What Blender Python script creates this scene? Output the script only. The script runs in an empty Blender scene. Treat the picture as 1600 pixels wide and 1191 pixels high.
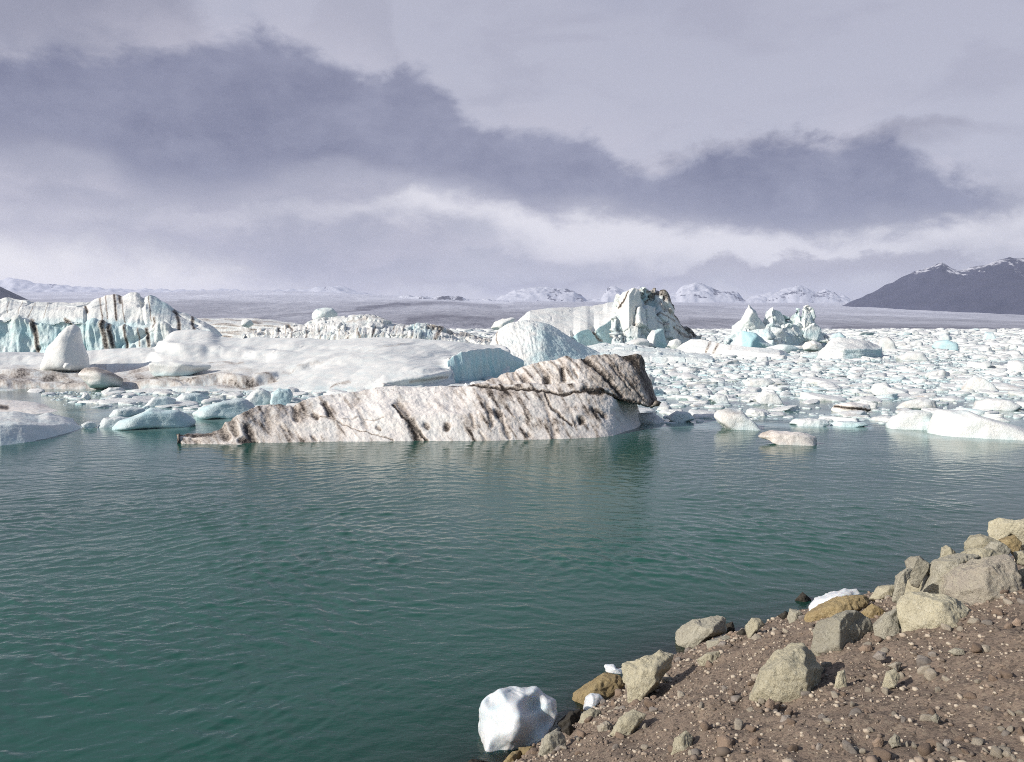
import bpy, bmesh, math, random
import numpy as np
from mathutils import Vector, Matrix

R = math.radians
sc = bpy.context.scene
col = sc.collection
rng = np.random.default_rng(7)
random.seed(7)

# ------------------------------------------------------------------ camera
W_, H_, F_ = 1600.0, 1191.0, 1232.0
CAMZ = 5.0
HORIZ = 512.0
PITCH = math.atan((H_ / 2 - HORIZ) / F_)
cp, sp = math.cos(PITCH), math.sin(PITCH)
cam_d = bpy.data.cameras.new('camera')
cam = bpy.data.objects.new('camera', cam_d)
col.objects.link(cam)
cam.location = (0, 0, CAMZ)
cam.rotation_euler = (math.pi / 2 - PITCH, 0, 0)
cam_d.sensor_width = 36
cam_d.lens = F_ / W_ * 36
cam_d.clip_start = 0.1
cam_d.clip_end = 60000
sc.camera = cam


def ray(px, py):
    """direction with unit y, for photo pixel(s)"""
    px = np.asarray(px, float); py = np.asarray(py, float)
    dx = (px - W_ / 2) / F_; dy = (H_ / 2 - py) / F_
    y = cp + dy * sp; z = -sp + dy * cp
    return dx / y, np.ones_like(y), z / y


def at(px, py, Y):
    x, y, z = ray(px, py)
    return np.stack([x * Y, y * Y + 0 * x, CAMZ + z * Y], -1)


def water_y(px, py):
    x, y, z = ray(px, py)
    return -CAMZ / np.minimum(z, -1e-4)


def proj(P):
    x, y, z = P[..., 0], P[..., 1], P[..., 2] - CAMZ
    d = y * cp - z * sp
    u = y * sp + z * cp
    d = np.maximum(d, 1e-3)
    return W_ / 2 + F_ * x / d, H_ / 2 - F_ * u / d


# ------------------------------------------------------------------ noise
_perm = np.random.default_rng(3).permutation(512).astype(np.int64)
_grad = np.random.default_rng(5).normal(size=(512, 3)); _grad /= np.linalg.norm(_grad, axis=1)[:, None]


def _h(ix, iy, iz):
    return _perm[(_perm[(_perm[ix & 511] + iy) & 511] + iz) & 511]


def perlin(P):
    P = np.asarray(P, float)
    i = np.floor(P).astype(np.int64); f = P - i
    u = f * f * f * (f * (f * 6 - 15) + 10)
    r = 0
    for a in (0, 1):
        wx = u[:, 0] if a else 1 - u[:, 0]
        for b in (0, 1):
            wy = u[:, 1] if b else 1 - u[:, 1]
            for c in (0, 1):
                wz = u[:, 2] if c else 1 - u[:, 2]
                g = _grad[_h(i[:, 0] + a, i[:, 1] + b, i[:, 2] + c)]
                r = r + wx * wy * wz * (g[:, 0] * (f[:, 0] - a) + g[:, 1] * (f[:, 1] - b) + g[:, 2] * (f[:, 2] - c))
    return r * 1.6


def fbm(P, o=4, gain=0.5, lac=2.03):
    P = np.asarray(P, float); r = 0; a = 1.0; s = 0
    for k in range(o):
        r = r + a * perlin(P + 17.3 * k); s += a; a *= gain; P = P * lac
    return r / s


def ridged(P, o=4, gain=0.5):
    P = np.asarray(P, float); r = 0; a = 1.0; s = 0
    for k in range(o):
        r = r + a * (1 - np.abs(perlin(P + 11.7 * k)) * 2); s += a; a *= gain; P = P * 2.1
    return r / s


def voro(P):
    """F1, F2 and the id of the nearest cell"""
    P = np.asarray(P, float)
    i = np.floor(P).astype(np.int64)
    d1 = np.full(len(P), 9.0); d2 = np.full(len(P), 9.0); cid = np.zeros(len(P), np.int64)
    for a in (-1, 0, 1):
        for b in (-1, 0, 1):
            for c in (-1, 0, 1):
                h = _h(i[:, 0] + a, i[:, 1] + b, i[:, 2] + c)
                q = i + np.array([a, b, c]) + 0.5 + _grad[h] * 0.45
                d = np.linalg.norm(P - q, axis=1)
                near = d < d1
                d2 = np.where(near, d1, np.minimum(d2, d)); cid = np.where(near, h, cid); d1 = np.where(near, d, d1)
    return d1, d2, cid


def sstep(a, b, x):
    t = np.clip((x - a) / (b - a), 0, 1)
    return t * t * (3 - 2 * t)


def stroke(px, py, pts, w, soft=1.0):
    """1 on a polyline given in photo pixels, falling to 0 at w"""
    d = np.full(np.shape(px), 1e9)
    for (ax, ay), (bx, by) in zip(pts[:-1], pts[1:]):
        vx, vy = bx - ax, by - ay
        t = np.clip(((px - ax) * vx + (py - ay) * vy) / (vx * vx + vy * vy + 1e-9), 0, 1)
        d = np.minimum(d, np.hypot(px - ax - t * vx, py - ay - t * vy))
    return 1 - sstep(w * (1 - soft), w, d)


def lip(px, py, pts, w):
    """a fold along a line: swollen above it, hollow under it"""
    d = np.full(np.shape(px), 1e9); sg = np.zeros(np.shape(px))
    for (ax, ay), (bx, by) in zip(pts[:-1], pts[1:]):
        vx, vy = bx - ax, by - ay; L = math.hypot(vx, vy)
        t = np.clip(((px - ax) * vx + (py - ay) * vy) / (L * L), 0, 1)
        dd = np.hypot(px - ax - t * vx, py - ay - t * vy)
        s = (-(px - ax) * vy + (py - ay) * vx) / L
        near = dd < d
        sg = np.where(near, np.sign(s) * dd, sg); d = np.where(near, dd, d)
    q = sg / w
    x0, x1 = pts[0][0], pts[-1][0]
    end = sstep(x0 - 2 * w, x0 + 3 * w, px) * sstep(x1 + 2 * w, x1 - 3 * w, px)
    return -q * np.exp(-q * q) * 2.33 * end


# ------------------------------------------------------------------ object helpers
def mesh_obj(name, V, F, mat=None, parent=None, loc=(0, 0, 0), smooth=True, attrs=None):
    V = np.asarray(V, np.float32); loc = np.asarray(loc, float)
    me = bpy.data.meshes.new(name)
    F = np.asarray(F, np.int32); n = F.shape[1]
    me.vertices.add(len(V)); me.vertices.foreach_set('co', (V - loc.astype(np.float32)).ravel())
    me.loops.add(F.size); me.loops.foreach_set('vertex_index', F.ravel())
    me.polygons.add(len(F))
    me.polygons.foreach_set('loop_start', np.arange(0, F.size, n, dtype=np.int32))
    me.polygons.foreach_set('loop_total', np.full(len(F), n, np.int32))
    me.update(calc_edges=True); me.validate()
    if smooth is True:
        me.polygons.foreach_set('use_smooth', np.ones(len(F), bool))
    for k, v in (attrs or {}).items():
        a = me.attributes.new(k, 'FLOAT', 'POINT')
        a.data.foreach_set('value', np.asarray(v, np.float32))
    if mat: me.materials.append(mat)
    o = bpy.data.objects.new(name, me); col.objects.link(o)
    if parent is not None:
        o.parent = parent
        o.location = Vector(loc) - parent.location
    else:
        o.location = loc
    return o


def tag(o, label=None, cat=None, group=None, kind=None):
    if label: o['label'] = label
    if cat: o['category'] = cat
    if group: o['group'] = group
    if kind: o['kind'] = kind
    return o


def empty(name, loc, label, cat, group=None):
    o = bpy.data.objects.new(name, None); col.objects.link(o)
    o.location = loc; o.empty_display_size = 0.5
    return tag(o, label, cat, group)


def grid_faces(nv, nu):
    a = np.arange(nv * nu).reshape(nv, nu)
    return np.stack([a[:-1, :-1], a[:-1, 1:], a[1:, 1:], a[1:, :-1]], -1).reshape(-1, 4)


def grid_normals(P):
    du = np.gradient(P, axis=1); dv = np.gradient(P, axis=0)
    n = np.cross(du, dv); n /= np.linalg.norm(n, axis=2)[..., None] + 1e-9
    return n


_ico = {}


def ico(s):
    if s not in _ico:
        bm = bmesh.new(); bmesh.ops.create_icosphere(bm, subdivisions=s, radius=1)
        bm.verts.ensure_lookup_table()
        V = np.array([v.co[:] for v in bm.verts]); F = np.array([[v.index for v in f.verts] for f in bm.faces])
        bm.free(); V /= np.linalg.norm(V, axis=1)[:, None]
        _ico[s] = (V, F)
    return _ico[s]


# ------------------------------------------------------------------ node helpers
class NT:
    def __init__(self, tree):
        self.t = tree

    def n(self, typ, **kw):
        nd = self.t.nodes.new(typ)
        ins = kw.pop('ins', {})
        for k, v in kw.items(): setattr(nd, k, v)
        for k, v in ins.items():
            s = nd.inputs[k]
            if hasattr(v, 'is_output') or isinstance(v, bpy.types.NodeSocket): self.t.links.new(v, s)
            else: s.default_value = v
        return nd

    def m(self, op, a, b=0.0, c=0.0, clamp=False):
        nd = self.t.nodes.new('ShaderNodeMath'); nd.operation = op; nd.use_clamp = clamp
        for i, v in enumerate((a, b, c)):
            if isinstance(v, bpy.types.NodeSocket): self.t.links.new(v, nd.inputs[i])
            else: nd.inputs[i].default_value = v
        return nd.outputs[0]

    def smooth(self, x, a, b):
        nd = self.t.nodes.new('ShaderNodeMapRange'); nd.interpolation_type = 'SMOOTHSTEP'
        for k, v in (('Value', x), ('From Min', a), ('From Max', b)):
            if isinstance(v, bpy.types.NodeSocket): self.t.links.new(v, nd.inputs[k])
            else: nd.inputs[k].default_value = v
        return nd.outputs[0]

    def mix(self, f, a, b):
        nd = self.t.nodes.new('ShaderNodeMix'); nd.data_type = 'RGBA'
        for i, v in ((0, f), (6, a), (7, b)):
            if isinstance(v, bpy.types.NodeSocket): self.t.links.new(v, nd.inputs[i])
            elif i == 0: nd.inputs[i].default_value = v
            else: nd.inputs[i].default_value = (*v, 1)
        return nd.outputs[2]

    def noise(self, vec, scale, detail=4, rough=0.55, dist=0.0, typ=None):
        nd = self.t.nodes.new('ShaderNodeTexNoise')
        if typ: nd.noise_type = typ
        self.t.links.new(vec, nd.inputs['Vector'])
        nd.inputs['Scale'].default_value = scale; nd.inputs['Detail'].default_value = detail
        nd.inputs['Roughness'].default_value = rough; nd.inputs['Distortion'].default_value = dist
        return nd.outputs[0]

    def attr(self, name):
        nd = self.t.nodes.new('ShaderNodeAttribute'); nd.attribute_name = name
        return nd.outputs['Fac']

    def bump(self, h, strength, dist, nrm=None):
        nd = self.t.nodes.new('ShaderNodeBump'); nd.inputs['Strength'].default_value = strength
        nd.inputs['Distance'].default_value = dist
        self.t.links.new(h, nd.inputs['Height'])
        if nrm is not None: self.t.links.new(nrm, nd.inputs['Normal'])
        return nd.outputs[0]

    def link(self, a, b): self.t.links.new(a, b)


def new_mat(name):
    m = bpy.data.materials.new(name); m.use_nodes = True
    t = m.node_tree; t.nodes.clear()
    k = NT(t)
    out = k.n('ShaderNodeOutputMaterial')
    b = k.n('ShaderNodeBsdfPrincipled')
    k.link(b.outputs[0], out.inputs[0])
    k.out = out; k.b = b
    return m, k


def ice_mat(name, white=(0.79, 0.79, 0.765), blue=(0.40, 0.655, 0.71), dirt=(0.035, 0.027, 0.021), freq=1.0, speck=0.35, rough=0.5,
            bump=0.25, stain=(0.40, 0.34, 0.29), grime=0.0):
    m, k = new_mat(name)
    co = k.n('ShaderNodeTexCoord').outputs['Object']
    rnd = k.n('ShaderNodeObjectInfo').outputs['Random']
    n1 = k.noise(co, 0.9 * freq, 6, 0.6)
    n2 = k.noise(co, 7.0 * freq, 5, 0.65)
    n3 = k.noise(co, 30.0 * freq, 3, 0.6)
    d = k.attr('dirt'); bl = k.attr('blue')
    # soft tonal variety of the ice itself: old grainy ice against clearer ice
    base = k.mix(k.smooth(n1, 0.35, 0.7), white, tuple(c * f for c, f in zip(white, (0.90, 0.95, 0.97))))
    bfac = k.m('ADD', bl, k.m('MULTIPLY', k.m('SUBTRACT', n1, 0.5), 0.55), clamp=True)
    bfac = k.m('MULTIPLY', bfac, k.smooth(bl, 0.0, 0.12))
    base = k.mix(bfac, base, blue)  # blue ice, plus shade tint painted on a few flanks
    # thin brown stain, then black grit
    sp_ = k.m('ADD', k.m('MULTIPLY', n2, 0.55), k.m('MULTIPLY', n3, 0.45))
    st = k.m('MULTIPLY', k.smooth(k.m('ADD', k.m('ADD', d, grime), k.m('MULTIPLY', k.m('SUBTRACT', sp_, 0.5), 0.9)), 0.02, 0.62), 0.8)
    base = k.mix(st, base, stain)
    gr = k.smooth(k.m('ADD', d, k.m('MULTIPLY', k.m('SUBTRACT', sp_, 0.5), 2.2)), 0.55 - speck * 0.2, 0.95)
    base = k.mix(gr, base, dirt)
    k.link(base, k.b.inputs['Base Color'])
    k.b.inputs['Roughness'].default_value = rough
    k.b.inputs['Specular IOR Level'].default_value = 0.35
    h = k.m('ADD', k.m('MULTIPLY', n2, 0.7), k.m('MULTIPLY', n3, 0.3))
    nb = k.bump(h, bump, 0.18 / freq)
    k.link(nb, k.b.inputs['Normal'])
    return m


M_ICE = ice_mat('glacier_ice', freq=1.2, bump=0.35)
M_DIRTY = ice_mat('dirty_ice', white=(0.81, 0.765, 0.725), freq=1.3, bump=0.35, stain=(0.29, 0.235, 0.19), speck=.6)
M_FAR = ice_mat('far_ice', freq=0.35, bump=0.5)
M_FLOE = ice_mat('floe_ice', freq=1.1, bump=0.5, grime=0.02, white=(0.74, 0.745, 0.73))
M_SHORE_ICE = ice_mat('shore_ice', white=(0.62, 0.64, 0.66), freq=3.5, bump=0.3, rough=0.16)
_b = [n for n in M_SHORE_ICE.node_tree.nodes if n.type == 'BSDF_PRINCIPLED'][0]
_b.inputs['Subsurface Weight'].default_value = 0.5; _b.inputs['Subsurface Radius'].default_value = (0.5, 0.7, 0.9); _b.inputs['Subsurface Scale'].default_value = 0.12


def rock_mat(name, c1, c2, c3, freq=1.0, stainc=(0.30, 0.22, 0.10), stain=0.25):
    m, k = new_mat(name)
    co = k.n('ShaderNodeTexCoord').outputs['Object']
    rnd = k.n('ShaderNodeObjectInfo').outputs['Random']
    n0 = k.noise(co, 3 * freq, 5, 0.6)
    n1 = k.noise(co, 16 * freq, 7, 0.75)
    n2 = k.noise(co, 48 * freq, 5, 0.8)
    c = k.mix(k.smooth(n0, 0.3, 0.7), c1, c2)
    c = k.mix(k.m('MULTIPLY', k.smooth(n1, 0.50, 0.66), 0.7), c, c3)
    c = k.mix(k.m('MULTIPLY', k.smooth(n2, 0.54, 0.66), 0.7), c, tuple(v * 0.28 for v in c1))
    c = k.mix(k.m('MULTIPLY', k.smooth(n2, 0.42, 0.34), 0.5), c, tuple(min(0.62, v * 1.55) for v in c1))
    c = k.mix(k.m('MULTIPLY', k.smooth(k.noise(co, 2.1 * freq, 4, 0.6, 0.5), 0.55, 0.75), stain), c, stainc)
    hs = k.n('ShaderNodeHueSaturation', ins={'Color': c})
    k.link(k.m('ADD', 0.86, k.m('MULTIPLY', rnd, 0.3)), hs.inputs['Value'])
    k.link(hs.outputs[0], k.b.inputs['Base Color'])
    k.b.inputs['Roughness'].default_value = 0.85
    k.b.inputs['Specular IOR Level'].default_value = 0.25
    h = k.m('ADD', k.m('MULTIPLY', n1, 0.6), k.m('MULTIPLY', n2, 0.25))
    k.link(k.bump(h, 1.0, 0.06 / freq), k.b.inputs['Normal'])
    return m


M_ROCK = rock_mat('green_grey_rock', (0.49, 0.455, 0.335), (0.42, 0.39, 0.29), (0.58, 0.55, 0.44))
M_OCHRE = rock_mat('ochre_rock', (0.33, 0.26, 0.14), (0.26, 0.195, 0.105), (0.43, 0.36, 0.22), stain=0.5)
M_GREY = rock_mat('grey_rock', (0.41, 0.39, 0.31), (0.33, 0.31, 0.255), (0.52, 0.50, 0.42))
M_PINK = rock_mat('pinkish_rock', (0.42, 0.385, 0.31), (0.37, 0.33, 0.28), (0.50, 0.47, 0.36))
M_DARK = rock_mat('dark_wet_rock', (0.055, 0.05, 0.042), (0.04, 0.036, 0.03), (0.10, 0.09, 0.07))
M_PEB = [rock_mat('brown_pebble', (0.30, 0.225, 0.17), (0.24, 0.18, 0.14), (0.36, 0.29, 0.23), 3),
         rock_mat('grey_pebble', (0.33, 0.295, 0.26), (0.27, 0.24, 0.215), (0.42, 0.385, 0.345), 3),
         rock_mat('pale_pebble', (0.47, 0.42, 0.34), (0.40, 0.35, 0.28), (0.56, 0.52, 0.44), 3)]
PEB_NAMES = ['brown', 'grey', 'pale']

# ------------------------------------------------------------------ light and sky
SUN_EL = R(29)
sd = np.array([-0.90, -0.44]); sd /= np.linalg.norm(sd)
to_sun = Vector((sd[0] * math.cos(SUN_EL), sd[1] * math.cos(SUN_EL), math.sin(SUN_EL)))
sl = bpy.data.lights.new('sun', 'SUN'); sl.energy = 4.5; sl.angle = R(0.5); sl.color = (1.0, 0.93, 0.84)
so = bpy.data.objects.new('sun', sl); col.objects.link(so)
so.rotation_euler = to_sun.to_track_quat('Z', 'Y').to_euler(); so.location = (-40, -20, 60)

world = bpy.data.worlds.new('World'); sc.world = world; world.use_nodes = True
wt = world.node_tree; wt.nodes.clear(); k = NT(wt)
geo = k.n('ShaderNodeTexCoord').outputs['Generated']
sky = k.n('ShaderNodeTexSky'); sky.sky_type = 'NISHITA'; sky.sun_disc = False
sky.sun_elevation = SUN_EL; sky.sun_rotation = math.atan2(sd[0], sd[1]) % (2 * math.pi)
sxyz = k.n('ShaderNodeSeparateXYZ', ins={'Vector': geo})
X, Y, Z = sxyz.outputs
AZ = k.m('ARCTAN2', X, Y)
EL = k.m('ARCSINE', Z)
# noise fields on the sky sphere, stretched along the horizon
mp = k.n('ShaderNodeMapping', ins={'Vector': geo, 'Scale': (1.0, 1.0, 1.9)})
NV = mp.outputs[0]
nA = k.noise(NV, 3.2, 8, 0.55, 0.3)
nB = k.noise(NV, 9.0, 8, 0.62, 0.2)
nC = k.noise(NV, 1.6, 4, 0.5)
mp2 = k.n('ShaderNodeMapping', ins={'Vector': geo, 'Location': (3.1, 1.7, 0.4), 'Scale': (1.0, 1.0, 2.6)})
nD = k.noise(mp2.outputs[0], 5.0, 7, 0.58, 0.4)
nE = k.noise(k.n('ShaderNodeMapping', ins={'Vector': geo, 'Scale': (1.0, 1.0, 1.5)}).outputs[0], 20.0, 8, 0.6, 0.5)
EW = k.m('ADD', EL, k.m('ADD', k.m('MULTIPLY', k.m('SUBTRACT', nA, 0.5), 0.07), k.m('MULTIPLY', k.m('SUBTRACT', nB, 0.5), 0.075)))
ET = k.m('ADD', EW, k.m('MULTIPLY', k.m('SUBTRACT', nE, 0.5), 0.034))
A0, A1 = -0.75, 0.75
AN = k.smooth(AZ, A0, A1)
ANl = k.n('ShaderNodeMapRange', ins={'Value': k.m('ADD', AZ, k.m('MULTIPLY', k.m('SUBTRACT', nD, 0.5), 0.04)), 'From Min': A0, 'From Max': A1}).outputs[0]
EMAX = 0.5


def pix_dir(px, py):
    x, y, z = ray(px, py)
    return math.atan2(x, 1.0), math.atan2(z, math.hypot(x, 1.0))


def curve(pts):
    """a sky line given by photo pixels -> elevation as a function of azimuth"""
    nd = wt.nodes.new('ShaderNodeFloatCurve')
    k.link(ANl, nd.inputs['Value'])
    c = nd.mapping.curves[0]
    q = []
    for px, py in pts:
        a, e = pix_dir(px, py)
        q.append((min(1, max(0, (a - A0) / (A1 - A0))), min(1, max(0, e / EMAX))))
    q.sort()
    c.points[0].location = (0, q[0][1]); c.points[1].location = (1, q[-1][1])
    for x, y in q:
        if 0.002 < x < 0.998: c.points.new(x, y)
    nd.mapping.update()
    return k.m('MULTIPLY', nd.outputs[0], EMAX)


def band(top, bot, st, sb, azfade=None):
    """mask of a cloud between two sky lines; st, sb: softness in radians"""
    t = k.smooth(k.m('SUBTRACT', curve(top), ET), -st * 0.5, st * 0.5)
    b = k.smooth(k.m('SUBTRACT', EW, curve(bot)), -sb * 0.5, sb * 0.5)
    f = k.m('MULTIPLY', t, b)
    return f


core = k.m('MULTIPLY', k.m('ADD', k.m('ADD', k.smooth(nA, 0.3, 0.7), k.smooth(nB, 0.3, 0.7)), k.m('MULTIPLY', k.smooth(nE, .3, .7), .5)), 0.4)
base = k.mix(k.smooth(EL, 0.0, 0.20), (0.84, 0.84, 0.88), (0.505, 0.515, 0.625))
base = k.mix(k.smooth(EL, 0.14, 0.42), base, (0.385, 0.40, 0.515))
base = k.mix(k.m('MULTIPLY', k.smooth(nC, 0.42, 0.62), 0.55), base, (0.55, 0.55, 0.645))
base = k.mix(k.m('MULTIPLY', k.smooth(nD, 0.50, 0.66), 0.35), base, (0.37, 0.37, 0.47))
# top-left soft grey cloud
f = band([(0, -300), (180, -180), (260, -60), (320, 40), (380, 140), (480, 230), (1600, 300)], [(0, 300), (200, 160), (330, 130), (420, 180), (500, 240), (1600, 400)], 0.07, 0.14)
base = k.mix(k.m('MULTIPLY', f, k.m('ADD', .6, k.m('MULTIPLY', core, .35))), base, (0.265, 0.27, 0.36))
# faint wisp at the top
f = band([(0, 80), (440, 60), (500, 0), (540, -20), (590, 10), (630, 90), (700, 130), (1600, 120)], [(0, 80), (440, 70), (520, 60), (600, 90), (640, 110), (700, 130), (1600, 120)], 0.03, 0.05)
base = k.mix(k.m('MULTIPLY', f, 0.35), base, (0.36, 0.36, 0.45))
# rain veil below the dark bank
f = band([(0, 190), (400, 250), (640, 300), (740, 345), (785, 357), (800, 372), (900, 400), (1600, 470)],
         [(0, 360), (200, 395), (330, 440), (500, 470), (660, 440), (700, 392), (790, 368), (820, 385), (1600, 490)], 0.05, 0.07)
base = k.mix(k.m('MULTIPLY', f, k.m('ADD', .78, k.m('MULTIPLY', core, .2))), base, (0.375, 0.378, 0.475))
f = band([(0, 470), (500, 440), (680, 388), (760, 390), (900, 402), (1000, 411), (1060, 430), (1600, 470)],
         [(0, 480), (500, 470), (700, 470), (900, 470), (1000, 440), (1060, 440), (1600, 480)], 0.010, 0.04)
base = k.mix(k.m('MULTIPLY', f, 0.55), base, (0.375, 0.39, 0.485))
# the long dark bank
f = band([(-60, 130), (0, 110), (150, 95), (260, 85), (340, 60), (400, 55), (480, 75), (560, 112), (640, 105), (690, 135), (760, 188), (850, 185), (920, 200), (945, 222), (985, 255),
          (1040, 262), (1150, 250), (1280, 228), (1360, 226), (1440, 248), (1500, 276), (1560, 312), (1620, 335), (1700, 340)],
         [(-60, 215), (0, 220), (120, 235), (230, 290), (320, 295), (420, 285), (520, 270), (620, 268), (720, 285), (790, 300), (850, 318), (930, 308), (1000, 320),
          (1100, 335), (1200, 346), (1330, 338), (1450, 334), (1560, 326), (1620, 338), (1700, 345)], 0.027, 0.045)
#core = k.m('MULTIPLY', k.m('ADD', k.m('ADD', k.smooth(nA, 0.3, 0.7), k.smooth(nB, 0.3, 0.7)), k.m('MULTIPLY', k.smooth(nE, .3, .7), .5)), 0.4)
w2 = band([(1200, 232), (1330, 216), (1420, 200), (1500, 196), (1530, 210), (1600, 215)], [(1200, 250), (1340, 240), (1420, 232), (1500, 214), (1530, 212), (1600, 218)], .02, .03)
base = k.mix(k.m('MULTIPLY', w2, 0.75), base, (0.33, 0.325, 0.41))
dk = k.mix(core, (0.14, 0.15, 0.25), (0.325, 0.335, 0.45))
lit = k.m('MULTIPLY', k.smooth(k.m('SUBTRACT', ET, curve([(-60, 130), (340, 60), (560, 112), (760, 188), (945, 222), (1040, 262), (1360, 226), (1560, 312), (1700, 340)])), .09, -.01), k.smooth(nB, .38, .66))
base = k.mix(k.m('MULTIPLY', k.m('MULTIPLY', lit, .55), k.m('SUBTRACT', 1.0, f)), base, (0.60, 0.58, 0.67))
base = k.mix(k.m('MULTIPLY', f, 0.93), base, dk)
# bright break under the right half of the bank
f = band([(560, 330), (660, 310), (760, 322), (850, 335), (1000, 345), (1150, 362), (1350, 360), (1500, 345)], [(560, 340), (660, 345), (760, 352), (800, 372), (900, 398), (1000, 408), (1150, 420), (1350, 400), (1500, 380)], 0.03, 0.05)
base = k.mix(k.m('MULTIPLY', f, .9), base, (0.88, 0.86, 0.91))
# low scraps near the horizon
f = band([(900, 440), (1060, 428), (1120, 410), (1190, 408), (1240, 384), (1300, 388), (1400, 380), (1500, 392), (1600, 400)],
         [(900, 445), (1060, 434), (1200, 436), (1300, 425), (1400, 410), (1500, 402), (1600, 405)], 0.012, 0.03)
base = k.mix(k.m('MULTIPLY', f, 0.65), base, (0.36, 0.35, 0.435))
# pale opening above the ice cap
f = band([(0, 385), (120, 395), (330, 425), (520, 470), (1600, 490)], [(0, 470), (1600, 495)], 0.09, 0.03)
base = k.mix(k.m('MULTIPLY', f, 0.9), base, (1.08, 1.03, 1.0))
base = k.mix(k.smooth(EL, 0.50, 1.15), base, (0.17, 0.18, 0.25))  # unseen overhead sky darkened to deepen the shadows below
cl = k.n('ShaderNodeVectorMath', operation='SCALE', ins={0: base, 'Scale': 9.4}).outputs[0]
full = k.n('ShaderNodeMix', data_type='RGBA'); k.link(k.m('MULTIPLY', k.smooth(Y, -0.35, 0.55), 0.95), full.inputs[0])   # clouds ahead only; unseen sky behind, where the sun is, cleared to deepen shadows
k.link(sky.outputs[0], full.inputs[6]); k.link(cl, full.inputs[7])
bg = k.n('ShaderNodeBackground', ins={'Color': full.outputs[2], 'Strength': 0.1})
wo = k.n('ShaderNodeOutputWorld', ins={'Surface': bg.outputs[0]})
sc.view_settings.view_transform = 'Standard'; sc.view_settings.look = 'None'
sc.view_settings.exposure = 0.1; sc.view_settings.gamma = 1.0

# ------------------------------------------------------------------ the bank
SH_PX = [(600, 1335), (700, 1250), (775, 1200), (880, 1140), (960, 1080), (1050, 1028), (1150, 998), (1240, 984), (1340, 962), (1400, 944), (1470, 918), (1540, 890), (1640, 850), (1760, 800)]
SHW = np.array([at(x, y, water_y(x, y))[:2] for x, y in SH_PX])
S_DIR = np.array([0.776, 0.63]); N_DIR = np.array([0.63, -0.776])
S_O = np.array([-0.3, 9.0])
_sS = (SHW - S_O) @ S_DIR; _sT = (SHW - S_O) @ N_DIR
PROF_T = [-30, -6, -2, -0.5, 0, 0.6, 1.5, 3.0, 4.5, 6.0, 8.0, 12, 40, 200]
PROF_Z = [-6, -3.2, -1.1, -0.28, 0, 0.42, 0.95, 1.65, 2.2, 2.7, 3.2, 3.5, 4.2, 5.0]


def bank_t(x, y):
    p = np.stack([x - S_O[0], y - S_O[1]], -1)
    s = p @ S_DIR; t = p @ N_DIR
    return t - np.interp(s, _sS, _sT)


def bank_z(x, y):
    return np.interp(bank_t(x, y), PROF_T, PROF_Z)


def bank_detail(x, y):
    P = np.stack([x, y, np.zeros_like(x)], -1)
    t = bank_t(x, y)
    a = sstep(-0.3, 0.8, t)
    return a * (0.14 * fbm(P * 0.8, 3) + 0.085 * fbm(P * 2.6 + 9, 4) + 0.030 * fbm(P * 9, 4) + 0.02 * np.maximum(0, ridged(P * 5 + 4, 3) - 0.5))


def hit_ground(px, py):
    x, y, z = [float(v) for v in ray(px, py)]
    d = np.linspace(1.5, 40, 8000)
    h = CAMZ + z * d; g = np.maximum(bank_z(x * d, d), 0)
    i = int(np.argmax(h <= g))
    if h[i] > g[i]: i = len(d) - 1
    return np.array([x * d[i], d[i], h[i]])


s_ax = np.concatenate([np.linspace(-120, -9, 40, endpoint=False), np.linspace(-9, 22, 800, endpoint=False), np.linspace(22, 160, 50)])
t_ax = np.concatenate([np.linspace(-25, -2, 40, endpoint=False), np.linspace(-2, 9.5, 420, endpoint=False), np.linspace(9.5, 120, 50)])
S, T = np.meshgrid(s_ax, t_ax)
T0 = np.interp(S, _sS, _sT)
GX = S_O[0] + S * S_DIR[0] + (T + T0) * N_DIR[0]; GY = S_O[1] + S * S_DIR[1] + (T + T0) * N_DIR[1]
gx, gy = GX.ravel(), GY.ravel()
GT = bank_t(gx, gy)
GZ = bank_z(gx, gy) + bank_detail(gx, gy)
mg, k = new_mat('bank_soil')
co = k.n('ShaderNodeTexCoord').outputs['Object']
n0 = k.noise(co, 0.9, 5, 0.6); n1 = k.noise(co, 9, 7, 0.7); n2 = k.noise(co, 60, 5, 0.7)
vz = k.n('ShaderNodeTexVoronoi', ins={'Vector': co, 'Scale': 45.0}); vz2 = k.n('ShaderNodeTexVoronoi', ins={'Vector': co, 'Scale': 110.0})
c = k.mix(k.smooth(n0, 0.35, 0.68), (0.225, 0.175, 0.138), (0.275, 0.215, 0.168))
c = k.mix(k.m('MULTIPLY', k.smooth(n1, 0.42, 0.7), 0.6), c, (0.145, 0.112, 0.090))
c = k.mix(k.m('MULTIPLY', k.smooth(n2, 0.52, 0.7), 0.55), c, (0.26, 0.215, 0.165))
vs = k.n('ShaderNodeSeparateColor', ins={'Color': vz.outputs['Color']})
c = k.mix(k.m('MULTIPLY', k.smooth(vs.outputs[0], 0.72, 0.9), 0.6), c, (0.30, 0.25, 0.19))
c = k.mix(k.m('MULTIPLY', k.smooth(vs.outputs[1], 0.7, 0.9), 0.6), c, (0.07, 0.058, 0.05))
wet = k.attr('wet')
c = k.mix(k.m('MULTIPLY', wet, 0.85), c, (0.030, 0.026, 0.020))
k.link(c, k.b.inputs['Base Color'])
k.link(k.m('SUBTRACT', 0.95, k.m('MULTIPLY', wet, 0.4)), k.b.inputs['Roughness'])
k.b.inputs['Specular IOR Level'].default_value = 0.2
hh = k.m('ADD', k.m('MULTIPLY', n1, 0.25), k.m('ADD', k.m('MULTIPLY', n2, 0.4), k.m('MULTIPLY', k.m('ADD', vz.outputs['Distance'], k.m('MULTIPLY', vz2.outputs['Distance'], 0.5)), -0.06)))
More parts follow.
